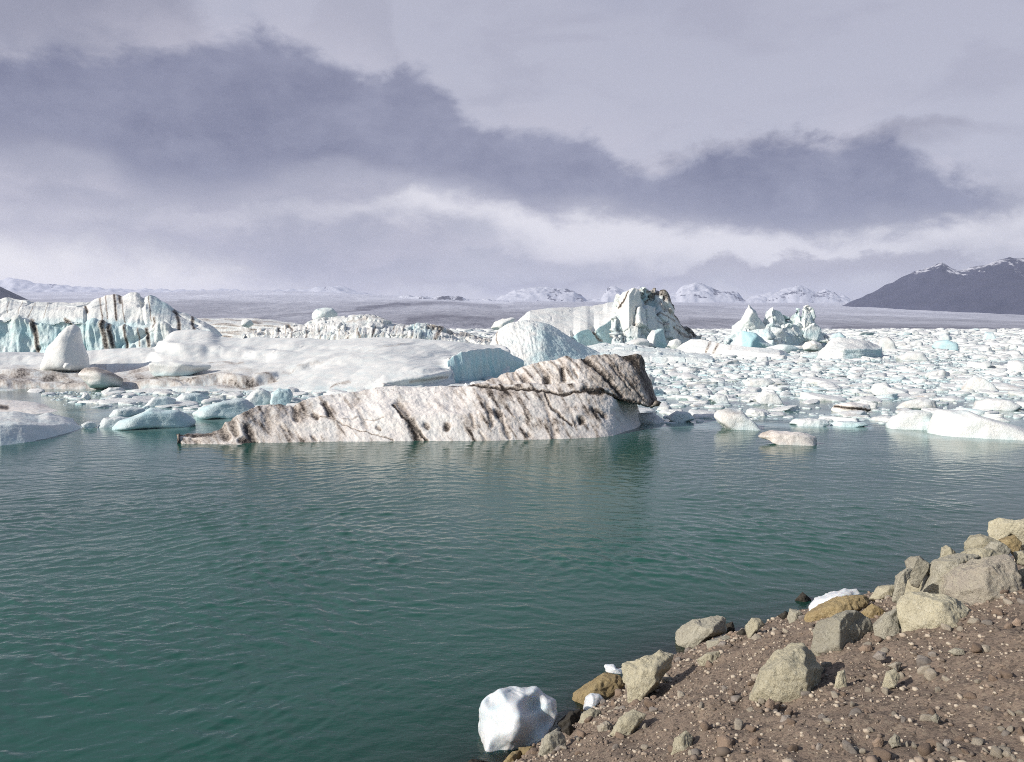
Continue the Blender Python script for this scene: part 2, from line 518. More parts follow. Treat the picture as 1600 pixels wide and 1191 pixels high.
k.link(k.bump(hh, 0.9, 0.05), k.b.inputs['Normal'])
gr = mesh_obj('ground', np.stack([gx, gy, GZ], -1), grid_faces(*S.shape), mg, attrs={'wet': 1 - sstep(0.0, 0.5, GT + 0.25 * fbm(np.stack([gx, gy, 0 * gx], -1) * 1.5, 3))})
tag(gr, 'brown earth and gravel bank sloping down to the lagoon', kind='structure')

# ------------------------------------------------------------------ chunks: boulders, ice blocks
LAND = []      # landmarks for labels: (phrase, x, y)
FOOT = []      # footprints of what floats: (px array, near y, far y)


def convex2(pts):
    pts = sorted(set(map(tuple, pts)))
    def half(ps):
        h = []
        for p in ps:
            while len(h) > 1 and (h[-1][0] - h[-2][0]) * (p[1] - h[-2][1]) - (h[-1][1] - h[-2][1]) * (p[0] - h[-2][0]) <= 0: h.pop()
            h.append(p)
        return h[:-1]
    return half(pts) + half(pts[::-1])


def soft_poly(E, planes, k):
    n = np.array([p[:3] for p in planes]); d = np.array([p[3] for p in planes])
    n = n / np.linalg.norm(n, axis=1)[:, None]
    s = np.maximum(0, E @ n.T) / d
    return (np.sum(s ** k, axis=1) + 1e-9) ** (-1.0 / k)


def chunk(name, poly, mat, Y=None, thick=0.8, seed=0, sub=5, k=22, amp=0.05, fine=0.015, scal=0.0, label=None, cat=None, group=None, parent=None,
          bury=0.12, front=None, blue=0.0, dirtf=None, on='ground', bluef=None, smooth=True, rough_freq=2.2, scoops=()):
    """a boulder or block whose outline follows the polygon (photo pixels) at its own distance, with a depth and facets of its own"""
    r = np.random.default_rng(seed + 100)
    poly = [tuple(map(float, p)) for p in poly]
    xs = [p[0] for p in poly]; ys = [p[1] for p in poly]
    bot = max(ys); hpx = bot - min(ys); cx = (min(xs) + max(xs)) / 2
    poly = [(x, y + (bury * hpx if y > bot - 0.25 * hpx else 0)) for x, y in poly]
    if Y is None:
        if on == 'ground':
            bx = np.mean([p[0] for p in poly if p[1] > bot - 0.3 * hpx])
            Y0 = hit_ground(bx, bot)[1]
        else:
            Y0 = float(water_y(cx, bot))
        Y = Y0 + 0.5 * thick * (max(xs) - min(xs)) / F_ * Y0
    cyp = (min(ys) + max(ys)) / 2
    C = at(cx, cyp, Y)
    f = np.array([C[0], C[1], C[2] - CAMZ]); f /= np.linalg.norm(f)
    rt = np.cross(f, [0, 0, 1]); rt /= np.linalg.norm(rt); up = np.cross(rt, f)
    P2 = []
    for x, y in poly:
        d = np.array(ray(x, y)).astype(float); tt = np.dot(C - [0, 0, CAMZ], f) / np.dot(d, f)
        q = np.array([0, 0, CAMZ]) + d * tt - C
        P2.append((q @ rt, q @ up))
    hull = convex2(P2)
    w = (max(p[0] for p in P2) - min(p[0] for p in P2)) / 2; h = (max(p[1] for p in P2) - min(p[1] for p in P2)) / 2
    th = thick * w
    planes = []
    m = len(hull)
    for i in range(m):
        a, b = np.array(hull[i]), np.array(hull[(i + 1) % m])
        e = b - a; L = np.linalg.norm(e)
        if L < 1e-6: continue
        n2 = np.array([e[1], -e[0]]) / L
        d = max(0.08 * min(w, h), n2 @ a)
        t = r.uniform(-0.30, 0.30)
        planes.append((n2[0], t, n2[1], d / math.hypot(1, t) * 1.02))
    if front is None:
        front = [(-0.55 + r.uniform(-.25, .25), -0.75, 0.25 + r.uniform(-.2, .3), 0.85), (0.6 + r.uniform(-.25, .25), -0.7, 0.1 + r.uniform(-.2, .2), 0.85),
                 (r.uniform(-.3, .3), -0.6, 0.8, 0.9), (r.uniform(-.3, .3), -0.9, -0.3, 1.0)]
    for n0, n1, n2, d in front:
        L = math.sqrt(n0 * n0 + n1 * n1 + n2 * n2)
        reach = th * abs(n1) / L + 0.55 * w * abs(n0) / L + 0.55 * h * abs(n2) / L
        planes.append((n0, n1, n2, d * reach))
    for _ in range(4):
        planes.append((r.uniform(-.6, .6), 0.8, r.uniform(-.4, .7), th * r.uniform(0.7, 1.0)))
    V, F = ico(sub)
    E = V * np.array([w, th, h])
    p = E * soft_poly(E, planes, k)[:, None]
    size = (w * h) ** 0.5
    # draw the outline in and out so that it follows the polygon, notches and spikes too
    nb_ = 192 if sub >= 5 else 72
    an = np.arctan2(p[:, 2], p[:, 0]); ra = np.hypot(p[:, 0], p[:, 2])
    bi = ((an + math.pi) / (2 * math.pi) * nb_).astype(int) % nb_
    Rs = np.zeros(nb_); np.maximum.at(Rs, bi, ra)
    Rs = np.maximum(Rs, np.maximum(np.roll(Rs, 1), np.roll(Rs, -1)) * .97)
    Rp = np.zeros(nb_)
    for q in range(nb_):
        th_ = (q + .5) / nb_ * 2 * math.pi - math.pi; c_, s_ = math.cos(th_), math.sin(th_)
        for (x1, y1), (x2, y2) in zip(P2, P2[1:] + P2[:1]):
            a1 = -s_ * x1 + c_ * y1; a2 = -s_ * x2 + c_ * y2
            if a1 * a2 <= 0 and abs(a1 - a2) > 1e-9:
                t_ = a1 / (a1 - a2); rr = c_ * (x1 + (x2 - x1) * t_) + s_ * (y1 + (y2 - y1) * t_)
                if rr > Rp[q]: Rp[q] = rr
    Rp = np.where(Rp <= 0, Rs * .6, Rp)
    scl = np.clip(Rp / (Rs + 1e-9), .4, 2.4)
    for _ in range(2): scl = .25 * np.roll(scl, 1) + .5 * scl + .25 * np.roll(scl, -1)
    fi = (an + math.pi) / (2 * math.pi) * nb_ - .5
    i0 = np.floor(fi).astype(int); fr = fi - i0
    sv = scl[i0 % nb_] * (1 - fr) + scl[(i0 + 1) % nb_] * fr
    wv = sstep(0.05, .7, ra / (Rs[bi] + 1e-9)); sv = scl.mean() * (1 - wv) + sv * wv
    p = p * np.stack([sv, np.full_like(sv, 1.0), sv], -1)
    off = r.uniform(-50, 50, 3)
    Q = p / size
    dn = p / (np.linalg.norm(p, axis=1)[:, None] + 1e-9)
    disp = amp * fbm(Q * rough_freq + off, 4) + fine * fbm(Q * 9 + off, 3) + fine * 0.7 * (ridged(Q * 5 + off, 3) - 0.4)
    if scal:
        f1, f2, _ = voro(Q * 1.7 + off)
        disp = disp - scal * (0.55 - f1) ** 2 * 1.6 + scal * 0.35 * sstep(0.25, 0.0, f2 - f1)
    p = p + dn * (disp * size)[:, None]
    for sx, sz, sr, sdp in scoops:      # melt hollows in the face towards the water
        dd = np.hypot(p[:, 0] / w - sx, p[:, 2] / h - sz) / sr
        p[:, 1] += np.where(p[:, 1] < th * .3, sdp * th * np.exp(-dd ** 2 * (1 + .5 * dd ** 2)), 0)
    Wd = C + p[:, :1] * rt + p[:, 1:2] * f + p[:, 2:] * up
    zb = Wd[:, 2].min()
    X_, Y_ = proj(Wd)
    bl = np.full(len(Wd), float(blue))
    if bluef is not None: bl = bluef(X_, Y_, Wd, p)
    di = np.zeros(len(Wd)) if dirtf is None else dirtf(X_, Y_, Wd, p)
    loc = np.array([Wd[:, 0].mean(), Wd[:, 1].mean(), max(zb, 0 if on == 'water' else zb)])
    o = mesh_obj(name, Wd, F, mat, parent, loc if parent is None else np.array(parent.location), smooth, {'blue': bl, 'dirt': di})
    if parent is None:
        tag(o, label, cat, group)
        if on == 'water':
            FOOT.append((np.array([min(xs), max(xs)]), np.array([Y - th * 1.1] * 2), np.array([Y + th * 1.1] * 2)))
    return o


# ------------------------------------------------------------------ lofted icebergs
def loft(name, lines, mat, parent=None, nu=400, nv=(60,), back=10.0, amp=0.3, freq=0.4, fine=0.06, smoothv=2, Y=None, end=0.06, groove=None, dirtf=None, bluef=None,
         label=None, cat=None, group=None, seed=0, facet=0.0, ffreq=0.3, stretch=(1, 1, 1), foot=True, endy=0.5, raised=False, smoothu=2):
    """a berg from contour lines: each line is (photo pixels, set-back in metres from the waterline); the surface runs through them and down its back"""
    u = np.linspace(0, 1, nu)
    base = lines[0][0]
    rows = []
    xs0 = np.interp(u, [0, 1], [base[0][0], base[-1][0]])
    pb = np.interp(xs0, *zip(*base))
    Y0 = water_y(xs0, pb) if Y is None else (np.interp(xs0, *zip(*Y)) if isinstance(Y, list) else np.full(nu, float(Y)))
    e = np.minimum(1, np.minimum(u, 1 - u) / end); e = np.sqrt(1 - (1 - e) ** 2)
    L = []
    for pts, sb in lines:
        X = np.interp(u, [0, 1], [pts[0][0], pts[-1][0]])
        py = np.interp(X, *zip(*pts))
        s = np.interp(X, *zip(*sb)) if isinstance(sb, (list, tuple)) else np.full(nu, float(sb))
        yy = Y0 + s * (endy + (1 - endy) * e)
        if pts is base and Y is not None:
            q = at(X, py, yy)
        else:
            q = at(X, py, yy)
        L.append(q)
    sk = L[0].copy()
    zmin = np.full(nu, -1.0)
    if raised:      # rests on the part below: the underside runs back into it
        sk[:, 1] += back * 0.5; sk[:, 2] -= 0.1; zmin = L[0][:, 2] - 0.2
    else:
        sk[:, 2] = -1.0; sk[:, 1] -= 0.15
        L[0][:, 2] = np.minimum(L[0][:, 2], 0.02)
    P = [sk[None], L[0][None]]
    for i in range(len(L) - 1):
        n = nv[i] if i < len(nv) else nv[-1]
        t = np.linspace(0, 1, n + 1)[1:, None, None]
        P.append(L[i][None] * (1 - t) + L[i + 1][None] * t)
    top = L[-1]
    bd = back * (0.15 + 0.85 * e)
    for t in np.linspace(0, 1, 16)[1:]:
        q = top.copy(); q[:, 1] += bd * t; q[:, 0] += q[:, 0] / q[:, 1] * bd * t * 0.5
        q[:, 2] = top[:, 2] + (zmin - top[:, 2]) * t ** 1.7
        P.append(q[None])
    P = np.concatenate(P, 0)
    # end columns go down under water
    for side in (0, -1):
        q = P[:, side].copy(); q[:, 2] = np.minimum(q[:, 2], zmin[side])
        q[:, 1] = q[:, 1] * 0.3 + q[:, 1].mean() * 0.7
        P = np.concatenate([q[:, None], P], 1) if side == 0 else np.concatenate([P, q[:, None]], 1)
    for _ in range(smoothv):
        Q = P.copy()
        Q[3:-1] = 0.25 * P[2:-2] + 0.5 * P[3:-1] + 0.25 * P[4:]
        P = Q
    for _ in range(smoothu):
        Q = P.copy()
        Q[2:, 2:-2] = 0.25 * P[2:, 1:-3] + 0.5 * P[2:, 2:-2] + 0.25 * P[2:, 3:-1]
        P = Q
    nvv, nuu = P.shape[:2]
    V = P.reshape(-1, 3)
    N = grid_normals(P).reshape(-1, 3)
    X_, Y_ = proj(V)
    off = np.random.default_rng(seed).uniform(-60, 60, 3)
    S_ = V * np.array(stretch)
    fade = 1.0 if raised else sstep(-0.3, 0.8, V[:, 2]) * 0.85 + 0.15
    d = amp * fbm(S_ * freq + off, 5) + fine * fbm(S_ * freq * 7 + off, 4)
    if facet:
        f1, f2, cid = voro(S_ * ffreq + off + 0.25 * np.stack([fbm(S_ * ffreq * 2 + i, 2) for i in range(3)], -1))
        d = d + facet * ((cid % 97) / 97 - 0.5) * sstep(0.0, 0.10, f2 - f1) - facet * 0.5 * sstep(0.08, 0, f2 - f1)
    d = d * fade
    if groove is not None: d = d + groove(X_, Y_, V)
    V = V + N * d[:, None]
    di = dirtf(X_, Y_, V) if dirtf is not None else np.zeros(len(V))
    bl = bluef(X_, Y_, V, N) if bluef is not None else np.zeros(len(V))
    if parent is None:
        loc = np.array([V[:, 0].mean(), V[:, 1].mean(), 0])
    else:
        loc = np.array(parent.location)
    o = mesh_obj(name, V, grid_faces(nvv, nuu), mat, parent, loc, True, {'dirt': di, 'blue': bl})
    if parent is None: tag(o, label, cat, group)
    if foot: FOOT.append((xs0[::8], (Y0 - 0.3)[::8], (L[-1][:, 1] + bd * 0.9)[::8]))
    return o


def berg(name, px, Y, label, cat='iceberg', group=None):
    p = at(px, HORIZ, Y)
    LAND.append((label, p[0], Y))
    return empty(name, (p[0], Y, 0), label, cat, group)


def n2d(X, Y, s, o=3, sd=0.0):
    return fbm(np.stack([X * s, Y * s, np.full_like(X, sd)], -1), o)


def streaks(X, Y, ang, across, along, sd=0.0, o=4):
    """noise drawn out along a direction (degrees below horizontal in the picture of the face)"""
    c, s = math.cos(R(ang)), math.sin(R(ang))
    a = X * c + Y * s; b = -X * s + Y * c
    return fbm(np.stack([a / along, b / across, np.full_like(X, sd)], -1), o)


# ------------------------------------------------------------------ the dirty iceberg in the channel
def warp(X, Y, a=3.5, s=0.09):
    return X + a * n2d(X, Y, s, 3, 1.0), Y + a * n2d(X, Y, s, 3, 7.0)


DIRTY_STROKES = [
    ([(615, 632), (630, 652), (650, 670), (660, 682), (668, 691)], 3.5, 1.0), ([(640, 658), (648, 674), (654, 692)], 9, 0.95), ([(622, 628), (636, 650)], 8, 0.6),
    ([(455, 635), (485, 650), (522, 655), (535, 662), (560, 672), (597, 682), (615, 688)], 1.7, 0.6), ([(535, 654), (565, 652), (585, 657), (600, 652)], 1.5, 0.45),
    ([(506, 628), (515, 648)], 6, 0.9), ([(417, 644), (420, 672)], 11, 0.55), ([(460, 636), (463, 654)], 7, 0.8), ([(490, 648), (494, 652)], 6, 0.85),
    ([(277, 676), (300, 678), (330, 676)], 6, 0.85), ([(342, 667), (352, 680)], 12, 0.8), ([(360, 655), (368, 676)], 10, 0.75), ([(385, 668), (397, 692)], 9, 0.9), ([(377, 688), (396, 690)], 7, 0.9),
    ([(300, 686), (312, 694)], 6, 0.6), ([(276, 682), (280, 694)], 5, 0.9), ([(700, 599), (740, 602), (800, 607), (850, 611), (880, 616), (905, 613), (940, 609), (955, 617), (975, 625), (1000, 631)], 3.2, 1.0),
    ([(913, 609), (926, 612), (940, 611)], 8, 1.0), ([(908, 656), (909, 658)], 8, 1.0), ([(777, 645), (779, 648)], 8, 1.0), ([(698, 666), (699, 668)], 7, 0.9), ([(826, 678), (827, 680)], 6, 0.7), ([(666, 666), (667, 667)], 6, 0.7),
    ([(761, 632), (769, 666)], 6, 0.62), ([(782, 650), (795, 682)], 6, 0.6), ([(850, 612), (858, 632), (876, 648), (892, 664)], 3.2, 0.85), ([(926, 637), (934, 642), (946, 650)], 5.5, 0.9),
    ([(858, 645), (868, 684)], 6, 0.5), ([(842, 610), (856, 640), (862, 660)], 6, 0.45), ([(735, 648), (741, 664)], 4, 0.6), ([(750, 676), (758, 690)], 4, 0.5), ([(890, 640), (900, 660)], 4, 0.4),
    ([(560, 640), (572, 668)], 5, 0.35), ([(440, 668), (446, 672)], 4, 0.6), ([(488, 682), (492, 686)], 5, 0.6), ([(590, 668), (594, 672)], 4, 0.6)]
SLAB_STROKES = [
    ([(908, 556), (925, 568), (942, 585), (971, 618)], 6.5, 1.0), ([(975, 552), (990, 560), (1009, 592), (1024, 627)], 13, 0.95), ([(1000, 550), (1014, 590)], 12, 0.9), ([(952, 568), (986, 611)], 3, 0.8), ([(965, 574), (1003, 622)], 3, 0.8),
    ([(937, 556), (960, 575), (985, 600)], 4, 0.5), ([(854, 590), (855, 598)], 8, 0.95), ([(878, 574), (880, 592)], 6, 0.9), ([(818, 590), (822, 598)], 8, 0.7), ([(896, 578), (902, 588)], 4, 0.6),
    ([(775, 590), (800, 602)], 7, 0.4), ([(690, 600), (740, 602), (800, 607), (850, 611), (880, 616), (905, 613), (940, 609), (955, 617), (975, 625), (1000, 631)], 4.5, 1.0), ([(908, 607), (940, 610)], 9, 1.0),
    ([(800, 578), (806, 592)], 5, 0.5), ([(840, 570), (850, 580)], 6, 0.45)]


def dirt_from(strokes, X, Y):
    wx, wy = warp(X, Y)
    d = np.zeros_like(X)
    for pts, w, a in strokes:
        d = np.maximum(d, a * stroke(wx, wy, pts, w * 1.5))
    return d


def dirty_dirt(X, Y, V):
    d = dirt_from(DIRTY_STROKES, X, Y)
    st = np.maximum(0, streaks(X, Y, 58, 10, 42, 2.0, 5) - .05) * (1.2 + .8 * sstep(690, 760, X))
    bl = np.maximum(0, n2d(X, Y, 0.035, 5, 5.0)) * 0.8
    left = 0.27 * (1 - sstep(430, 560, X)) + 0.20 * sstep(690, 760, X) * (1 - sstep(930, 975, X))
    clean = 1 - 0.75 * sstep(940, 985, X) * sstep(618, 640, Y)
    speck = 0.5 * (n2d(X, Y, 0.45, 3, 9.0) > 0.27) * sstep(560, 590, X) * (1 - sstep(690, 730, X)) * (1 - sstep(612, 622, Y))
    return np.clip(np.maximum(np.maximum(d, speck), (st + bl + left) * clean * (1 - .5 * sstep(540, 600, X) * (1 - sstep(660, 740, X))) + 0.02), 0, 1)


def dirty_groove(X, Y, V):
    wx, wy = warp(X, Y)
    g = np.zeros_like(X)
    for pts, w, a in DIRTY_STROKES:
        g = np.minimum(g, -0.12 * a * min(1, w / 6) * stroke(wx, wy, pts, w * 1.2))
    return g + 0.05 * streaks(X, Y, 58, 14, 40, 2.0, 5)


t = berg('iceberg', 640, 36.0, 'long low dirty iceberg with black streaks and an overhanging tip', group=None)
loft('body', [([(275, 694), (285, 694), (320, 695), (375, 696), (400, 693.5), (520, 692), (660, 690.5), (760, 690), (876, 687), (940, 684), (963, 681), (975, 675), (1000, 668), (1005, 660)], 0),
              ([(277, 684), (310, 683), (345, 681), (372, 676), (400, 667), (450, 662), (520, 657), (600, 650), (700, 648), (800, 648), (900, 648), (960, 648), (996, 652), (1004, 656)], [(277, .25), (350, .6), (420, 1.0), (1004, 1.1)]),
              ([(277, 677), (290, 675.5), (310, 676), (335, 674), (345, 666), (355, 659), (367, 652), (378, 646), (390, 640), (402, 635), (420, 632), (437, 631.5), (455, 634), (467, 629), (490, 621), (505, 616), (530, 615), (560, 613),
                (576, 610), (590, 605), (612, 603), (650, 604.5), (690, 603), (712, 606), (745, 598), (800, 599), (850, 600), (905, 600), (960, 606), (990, 624), (1003, 650)],
               [(277, .5), (350, 1.3), (420, 2.2), (560, 3.4), (700, 3.6), (900, 2.6), (1003, 2.0)])],
     M_DIRTY, t, smoothu=30, nu=760, nv=(90, 90), back=5, amp=0.20, freq=0.5, fine=0.045, smoothv=6, groove=dirty_groove, dirtf=dirty_dirt, seed=4, end=0.03)


def slab_dirt(X, Y, V):
    d = dirt_from(SLAB_STROKES, X, Y)
    st = np.maximum(0, streaks(X, Y, 50, 6, 40, 4.0, 5)) * 1.1
    return np.clip(np.maximum(d, st + 0.26 + 0.35 * n2d(X, Y, 0.045, 5, 2.0) + 0.18 * sstep(880, 960, X)), 0, 1)


def slab_groove(X, Y, V):
    wx, wy = warp(X, Y)
    g = np.zeros_like(X)
    for pts, w, a in SLAB_STROKES:
        g = np.minimum(g, -0.14 * a * min(1, w / 6) * stroke(wx, wy, pts, w * 1.1))
    return g + 0.06 * streaks(X, Y, 50, 12, 45, 4.0, 5)


loft('overhanging_slab', [([(690, 607), (740, 604.5), (800, 609), (850, 613), (880, 618), (905, 615), (940, 611), (955, 619), (975, 627), (994, 631), (1010, 634), (1018, 637), (1029, 629)], 0),
                          ([(690, 605), (740, 602), (800, 594), (850, 590), (905, 587), (940, 586), (975, 590), (1000, 600), (1015, 612), (1029, 628)], 0.7),
                          ([(690, 604), (730, 604), (745, 602), (774, 591), (787, 585), (803, 579), (824, 571), (845, 565), (868, 560), (887, 556), (893, 560), (902, 561), (908, 557), (929, 554), (968, 552), (990, 551), (1004, 550.5), (1009, 562), (1013, 579), (1018, 593), (1024, 612), (1030, 628)], 1.9)],
     M_DIRTY, t, nu=460, nv=(40, 50), back=2.5, amp=0.13, freq=0.7, fine=0.05, smoothu=1, smoothv=3, Y=[(690, 38.3), (800, 37.9), (905, 37.6), (1000, 38.5), (1030, 38.9)], groove=slab_groove, dirtf=slab_dirt, seed=8, raised=True, foot=False, end=0.05)
chunk('ice_lump', [(371, 677), (376, 674), (392, 675), (397, 680), (390, 683), (374, 682)], M_ICE, Y=34.6, thick=0.6, seed=3, sub=4, label='small clean white ice scrap on the toe of the dirty streaked iceberg', cat='ice piece', group=None)

# ------------------------------------------------------------------ low floe cut by the left edge
t = berg('iceberg', 20, 36, 'smooth low lilac-grey ice floe cut off by the picture edge, nearest of all the floating ice on its side', 'ice floe')
t['label'] = 'smooth low grey-white floe with a shaded front, cut by the picture edge'


def lf_dirt(X, Y, V): return np.clip(0.10 + 0.25 * n2d(X, Y, 0.12, 4, 3.0) * sstep(0.35, 0.6, V[:, 2]), 0, 1)


loft('body', [([(-160, 703), (0, 698), (40, 693), (80, 684.5), (110, 676), (129, 669)], 0),
              ([(-160, 668), (0, 664), (30, 662), (60, 664), (100, 663), (129, 667)], 1.0),
              ([(-160, 644), (0, 641), (20, 640), (45, 647), (60, 650), (75, 646), (100, 650), (115, 655), (126, 661), (129, 666)], 5.0)],
     M_ICE, t, nu=260, nv=(50, 50), back=3, amp=0.22, freq=0.35, fine=0.03, smoothv=14, dirtf=lf_dirt, bluef=lambda X, Y, V, N: 0.12 + 0.25 * sstep(0.4, 0.0, V[:, 2]), seed=12)
t = berg('iceberg', 40, 47, 'flat grey slab of old ice lying just behind the smooth low floe at the edge', 'ice floe')
loft('body', [([(-160, 651), (0, 648), (60, 647), (90, 645), (108, 643)], 0), ([(-160, 640), (0, 640), (60, 640), (108, 642)], 1.0), ([(-160, 625), (0, 624), (20, 625.5), (50, 628), (80, 634), (100, 639), (108, 642)], 5)],
     M_DIRTY, t, nu=200, nv=(20, 30), back=3, amp=0.14, freq=0.5, smoothv=5, dirtf=lambda X, Y, V: np.clip(0.12 + 0.3 * n2d(X, Y, 0.1, 4, 2) + 0.9 * stroke(X, Y, [(2, 636), (10, 637)], 6), 0, 1), seed=21)

# ------------------------------------------------------------------ the broad white berg across the middle
SHELF_DIRT = [([(-160, 588), (0, 590), (50, 584), (110, 590)], 13, 0.62), ([(100, 580), (160, 575), (215, 572), (260, 570)], 9, 0.52), ([(190, 590), (240, 590), (290, 592), (330, 590)], 11, 0.62), ([(270, 560), (330, 562), (380, 565)], 4, 0.5),
              ([(285, 590), (325, 596)], 7, 0.7), ([(330, 594), (370, 600), (400, 602)], 7, 0.8), ([(380, 592), (400, 596), (428, 589)], 6, 0.8), ([(402, 584), (430, 590)], 5, 0.6), ([(-160, 572), (40, 574)], 6, 0.3),
              ([(440, 580), (520, 566), (640, 540)], 2.0, 0.3), ([(0, 604), (120, 606), (240, 607)], 5, 0.35), ([(520, 606), (545, 600)], 3, 0.5), ([(640, 597), (700, 588)], 2.5, 0.45), ([(60, 603), (200, 600)], 5, 0.3)]
SHELF_LIPS = [([(385, 556), (425, 554)], 6, .25), ([(425, 546), (470, 541)], 5, .2),
              ([(400, 590), (450, 578), (520, 562), (580, 550), (650, 538)], 4, .10), ([(150, 568), (200, 562), (240, 556), (310, 553), (390, 549)], 7, .28), ([(-160, 562), (60, 560), (150, 558), (220, 553)], 6, .25), ([(235, 543), (280, 548), (340, 545)], 7, .35),
              ([(290, 598), (340, 592), (380, 594), (430, 588)], 5, .3), ([(-160, 598), (60, 597), (180, 599), (280, 600)], 4, .22), ([(480, 572), (560, 566)], 4, .12), ([(500, 548), (600, 540)], 4, .08), ([(0, 582), (100, 584)], 5, .2)]


def shelf_dirt(X, Y, V):
    wx, wy = warp(X, Y, 6, 0.05)
    d = np.zeros_like(X)
    for p, w, a in SHELF_DIRT: d = np.maximum(d, min(a, .62) * stroke(wx, wy, p, w * 1.5))
    g = -0.04 + 0.22 * n2d(X * 0.35, Y, 0.08, 4, 4.0) + 0.12 * (1 - sstep(350, 500, X)) * sstep(560, 590, Y)
    fine = n2d(X * .6, Y, .5, 3, 2)
    broad = .42 * sstep(556, 584, Y + 8 * n2d(X, Y, .03, 3, 5)) * (1 - sstep(300, 520, X)) * sstep(609, 596, Y)
    return np.clip(np.maximum(np.maximum(d, broad) * (0.95 + 1.3 * n2d(X * 0.4, Y, 0.10, 5, 8) + .8 * fine), g + .12 * fine), 0, 1)


def shelf_groove(X, Y, V):
    wx, wy = X + 5 * n2d(X, Y, .03, 3, 1), Y + 4 * n2d(X, Y, .022, 3, 7)
    g = np.zeros_like(X)
    for p, w, a in SHELF_LIPS: g = g + a * lip(wx, wy, p, w)
    g = g + .40 * stroke(wx, wy, [(268, 524), (300, 520), (325, 524)], 22)
    g = g + sstep(530, 548, Y) * (.75 * fbm(V * np.array([.10, .10, 0]) + 4.4, 2) + .30 * np.abs(fbm(V * np.array([.22, .16, 0]) + 9.1, 2)))
    return g + 0.10 * streaks(X, Y, -10, 9, 90, 3, 3) + 0.06 * streaks(X, Y, -8, 3, 22, 6, 5)


t = berg('iceberg', 400, 74, 'broad flat white iceberg with a brown-stained shore and a smooth blue end cliff')
loft('body', [([(-160, 612), (60, 611.5), (200, 612), (420, 612), (560, 612.5), (640, 611), (706, 604)], 0),
              ([(-160, 601), (100, 601), (200, 605), (300, 603), (420, 601), (500, 602), (560, 599), (600, 593), (650, 588), (704, 582)], 1.6),
              ([(-160, 577), (0, 577), (100, 580), (200, 578), (300, 575), (420, 572), (500, 570), (600, 564), (700, 559)], 9),
              ([(-160, 545), (0, 551), (60, 552), (100, 551), (140, 547), (200, 547), (250, 541), (262, 530), (275, 521.5), (300, 520), (330, 523), (350, 527), (380, 530), (395, 527.5), (430, 529), (480, 528), (520, 530.5), (560, 528), (600, 527), (640, 528),
                (680, 531), (720, 535), (760, 539), (781, 539.5), (796, 548)], 26)],
     M_ICE, t, nu=820, nv=(40, 80, 110), back=14, amp=0.36, freq=0.07, fine=0.04, smoothv=10, smoothu=10, groove=shelf_groove, dirtf=shelf_dirt, bluef=lambda X, Y, V, N: 0.03 + 0.25 * sstep(0.5, 0.1, V[:, 2]) * (n2d(X, Y, 0.05) > 0), seed=31, stretch=(0.7, 0.7, 1.0), end=0.02)
loft('ledge', [([(536, 612.5), (600, 612.5), (660, 610.5), (709, 605)], 0), ([(538, 608), (560, 604), (600, 598), (650, 591), (690, 588), (708, 592)], .7), ([(540, 606), (556, 600), (575, 592), (600, 584), (630, 579.5), (660, 575.5), (685, 573), (700, 574), (708, 582)], 2.6)],
     M_ICE, t, nu=300, nv=(40, 40), back=2.2, amp=0.22, freq=0.22, fine=0.03, smoothv=30, smoothu=14, dirtf=lambda X, Y, V: np.clip(-.02 + .25 * n2d(X * .4, Y, .1, 4, 3) + .5 * stroke(X, Y, [(640, 598), (700, 589)], 3), 0, 1), bluef=lambda X, Y, V, N: .05 + 0 * X, seed=34, foot=False, end=.12, groove=lambda X, Y, V: .22 * lip(X, Y + 2 * n2d(X, Y, .03), [(590, 607), (640, 598), (672, 593), (706, 586)], 5))
loft('cliff', [([(702, 601), (730, 599), (765, 595), (816, 588)], 0), ([(700, 578), (718, 572), (740, 570), (765, 566), (790, 563), (817, 566)], -0.25), ([(699, 561), (707, 553), (718, 547), (737, 543.5), (762, 540), (781, 540), (798, 550), (806, 556), (817, 564)], 0.35)],
     M_ICE, t, nu=260, nv=(50, 40), back=6, amp=0.35, freq=0.22, fine=0.03, smoothv=40, smoothu=24, groove=lambda X, Y, V: .12 * streaks(X, Y, 84, 8, 60, 6, 3), bluef=lambda X, Y, V, N: np.clip(0.68 - 0.5 * sstep(0.55, 0.9, N[:, 2]) + 0.6 * streaks(X, Y, 84, 6, 50, 2) - .25 * sstep(556, 543, Y), 0, 1), seed=33, end=0.03, endy=1.0, foot=False)
p0 = at(100, 572, 76)
chunk('ice_mound', [(62, 566), (72, 545), (90, 525), (105, 509), (116, 506.5), (126, 514), (130, 535), (138, 556), (141, 570), (120, 575), (90, 575), (66, 572)], M_ICE, Y=74, thick=0.75, seed=5, sub=6, k=9, amp=0.04, fine=0.006, dirtf=lambda X, Y, V, p: 0.05 + 0.1 * n2d(X, Y, .1),
      label='tall smooth white cone of ice standing on the broad flat iceberg', cat='ice mound', front=[(-0.5, -0.8, 0.35, 0.8), (0.5, -0.8, 0.3, 0.8), (0, -.7, .7, .9)])
LAND.append(('the white ice cone', *at(100, 560, 74)[:2]))
chunk('ice_lump', [(121, 585), (132, 575), (150, 573.5), (175, 582), (193, 592), (190, 602), (160, 607), (140, 601)], M_DIRTY, Y=64, thick=0.6, seed=6, sub=5, k=9, amp=0.05, fine=0.008,
      dirtf=lambda X, Y, V, p: np.clip(0.08 + 0.45 * stroke(X, Y, [(128, 578), (150, 576), (195, 592)], 9), 0, 1), bluef=lambda X, Y, V, p: 0.35 * sstep(590, 605, Y),
      label='rounded ice boulder with a brown back on the stained edge of the broad iceberg', cat='ice lump')
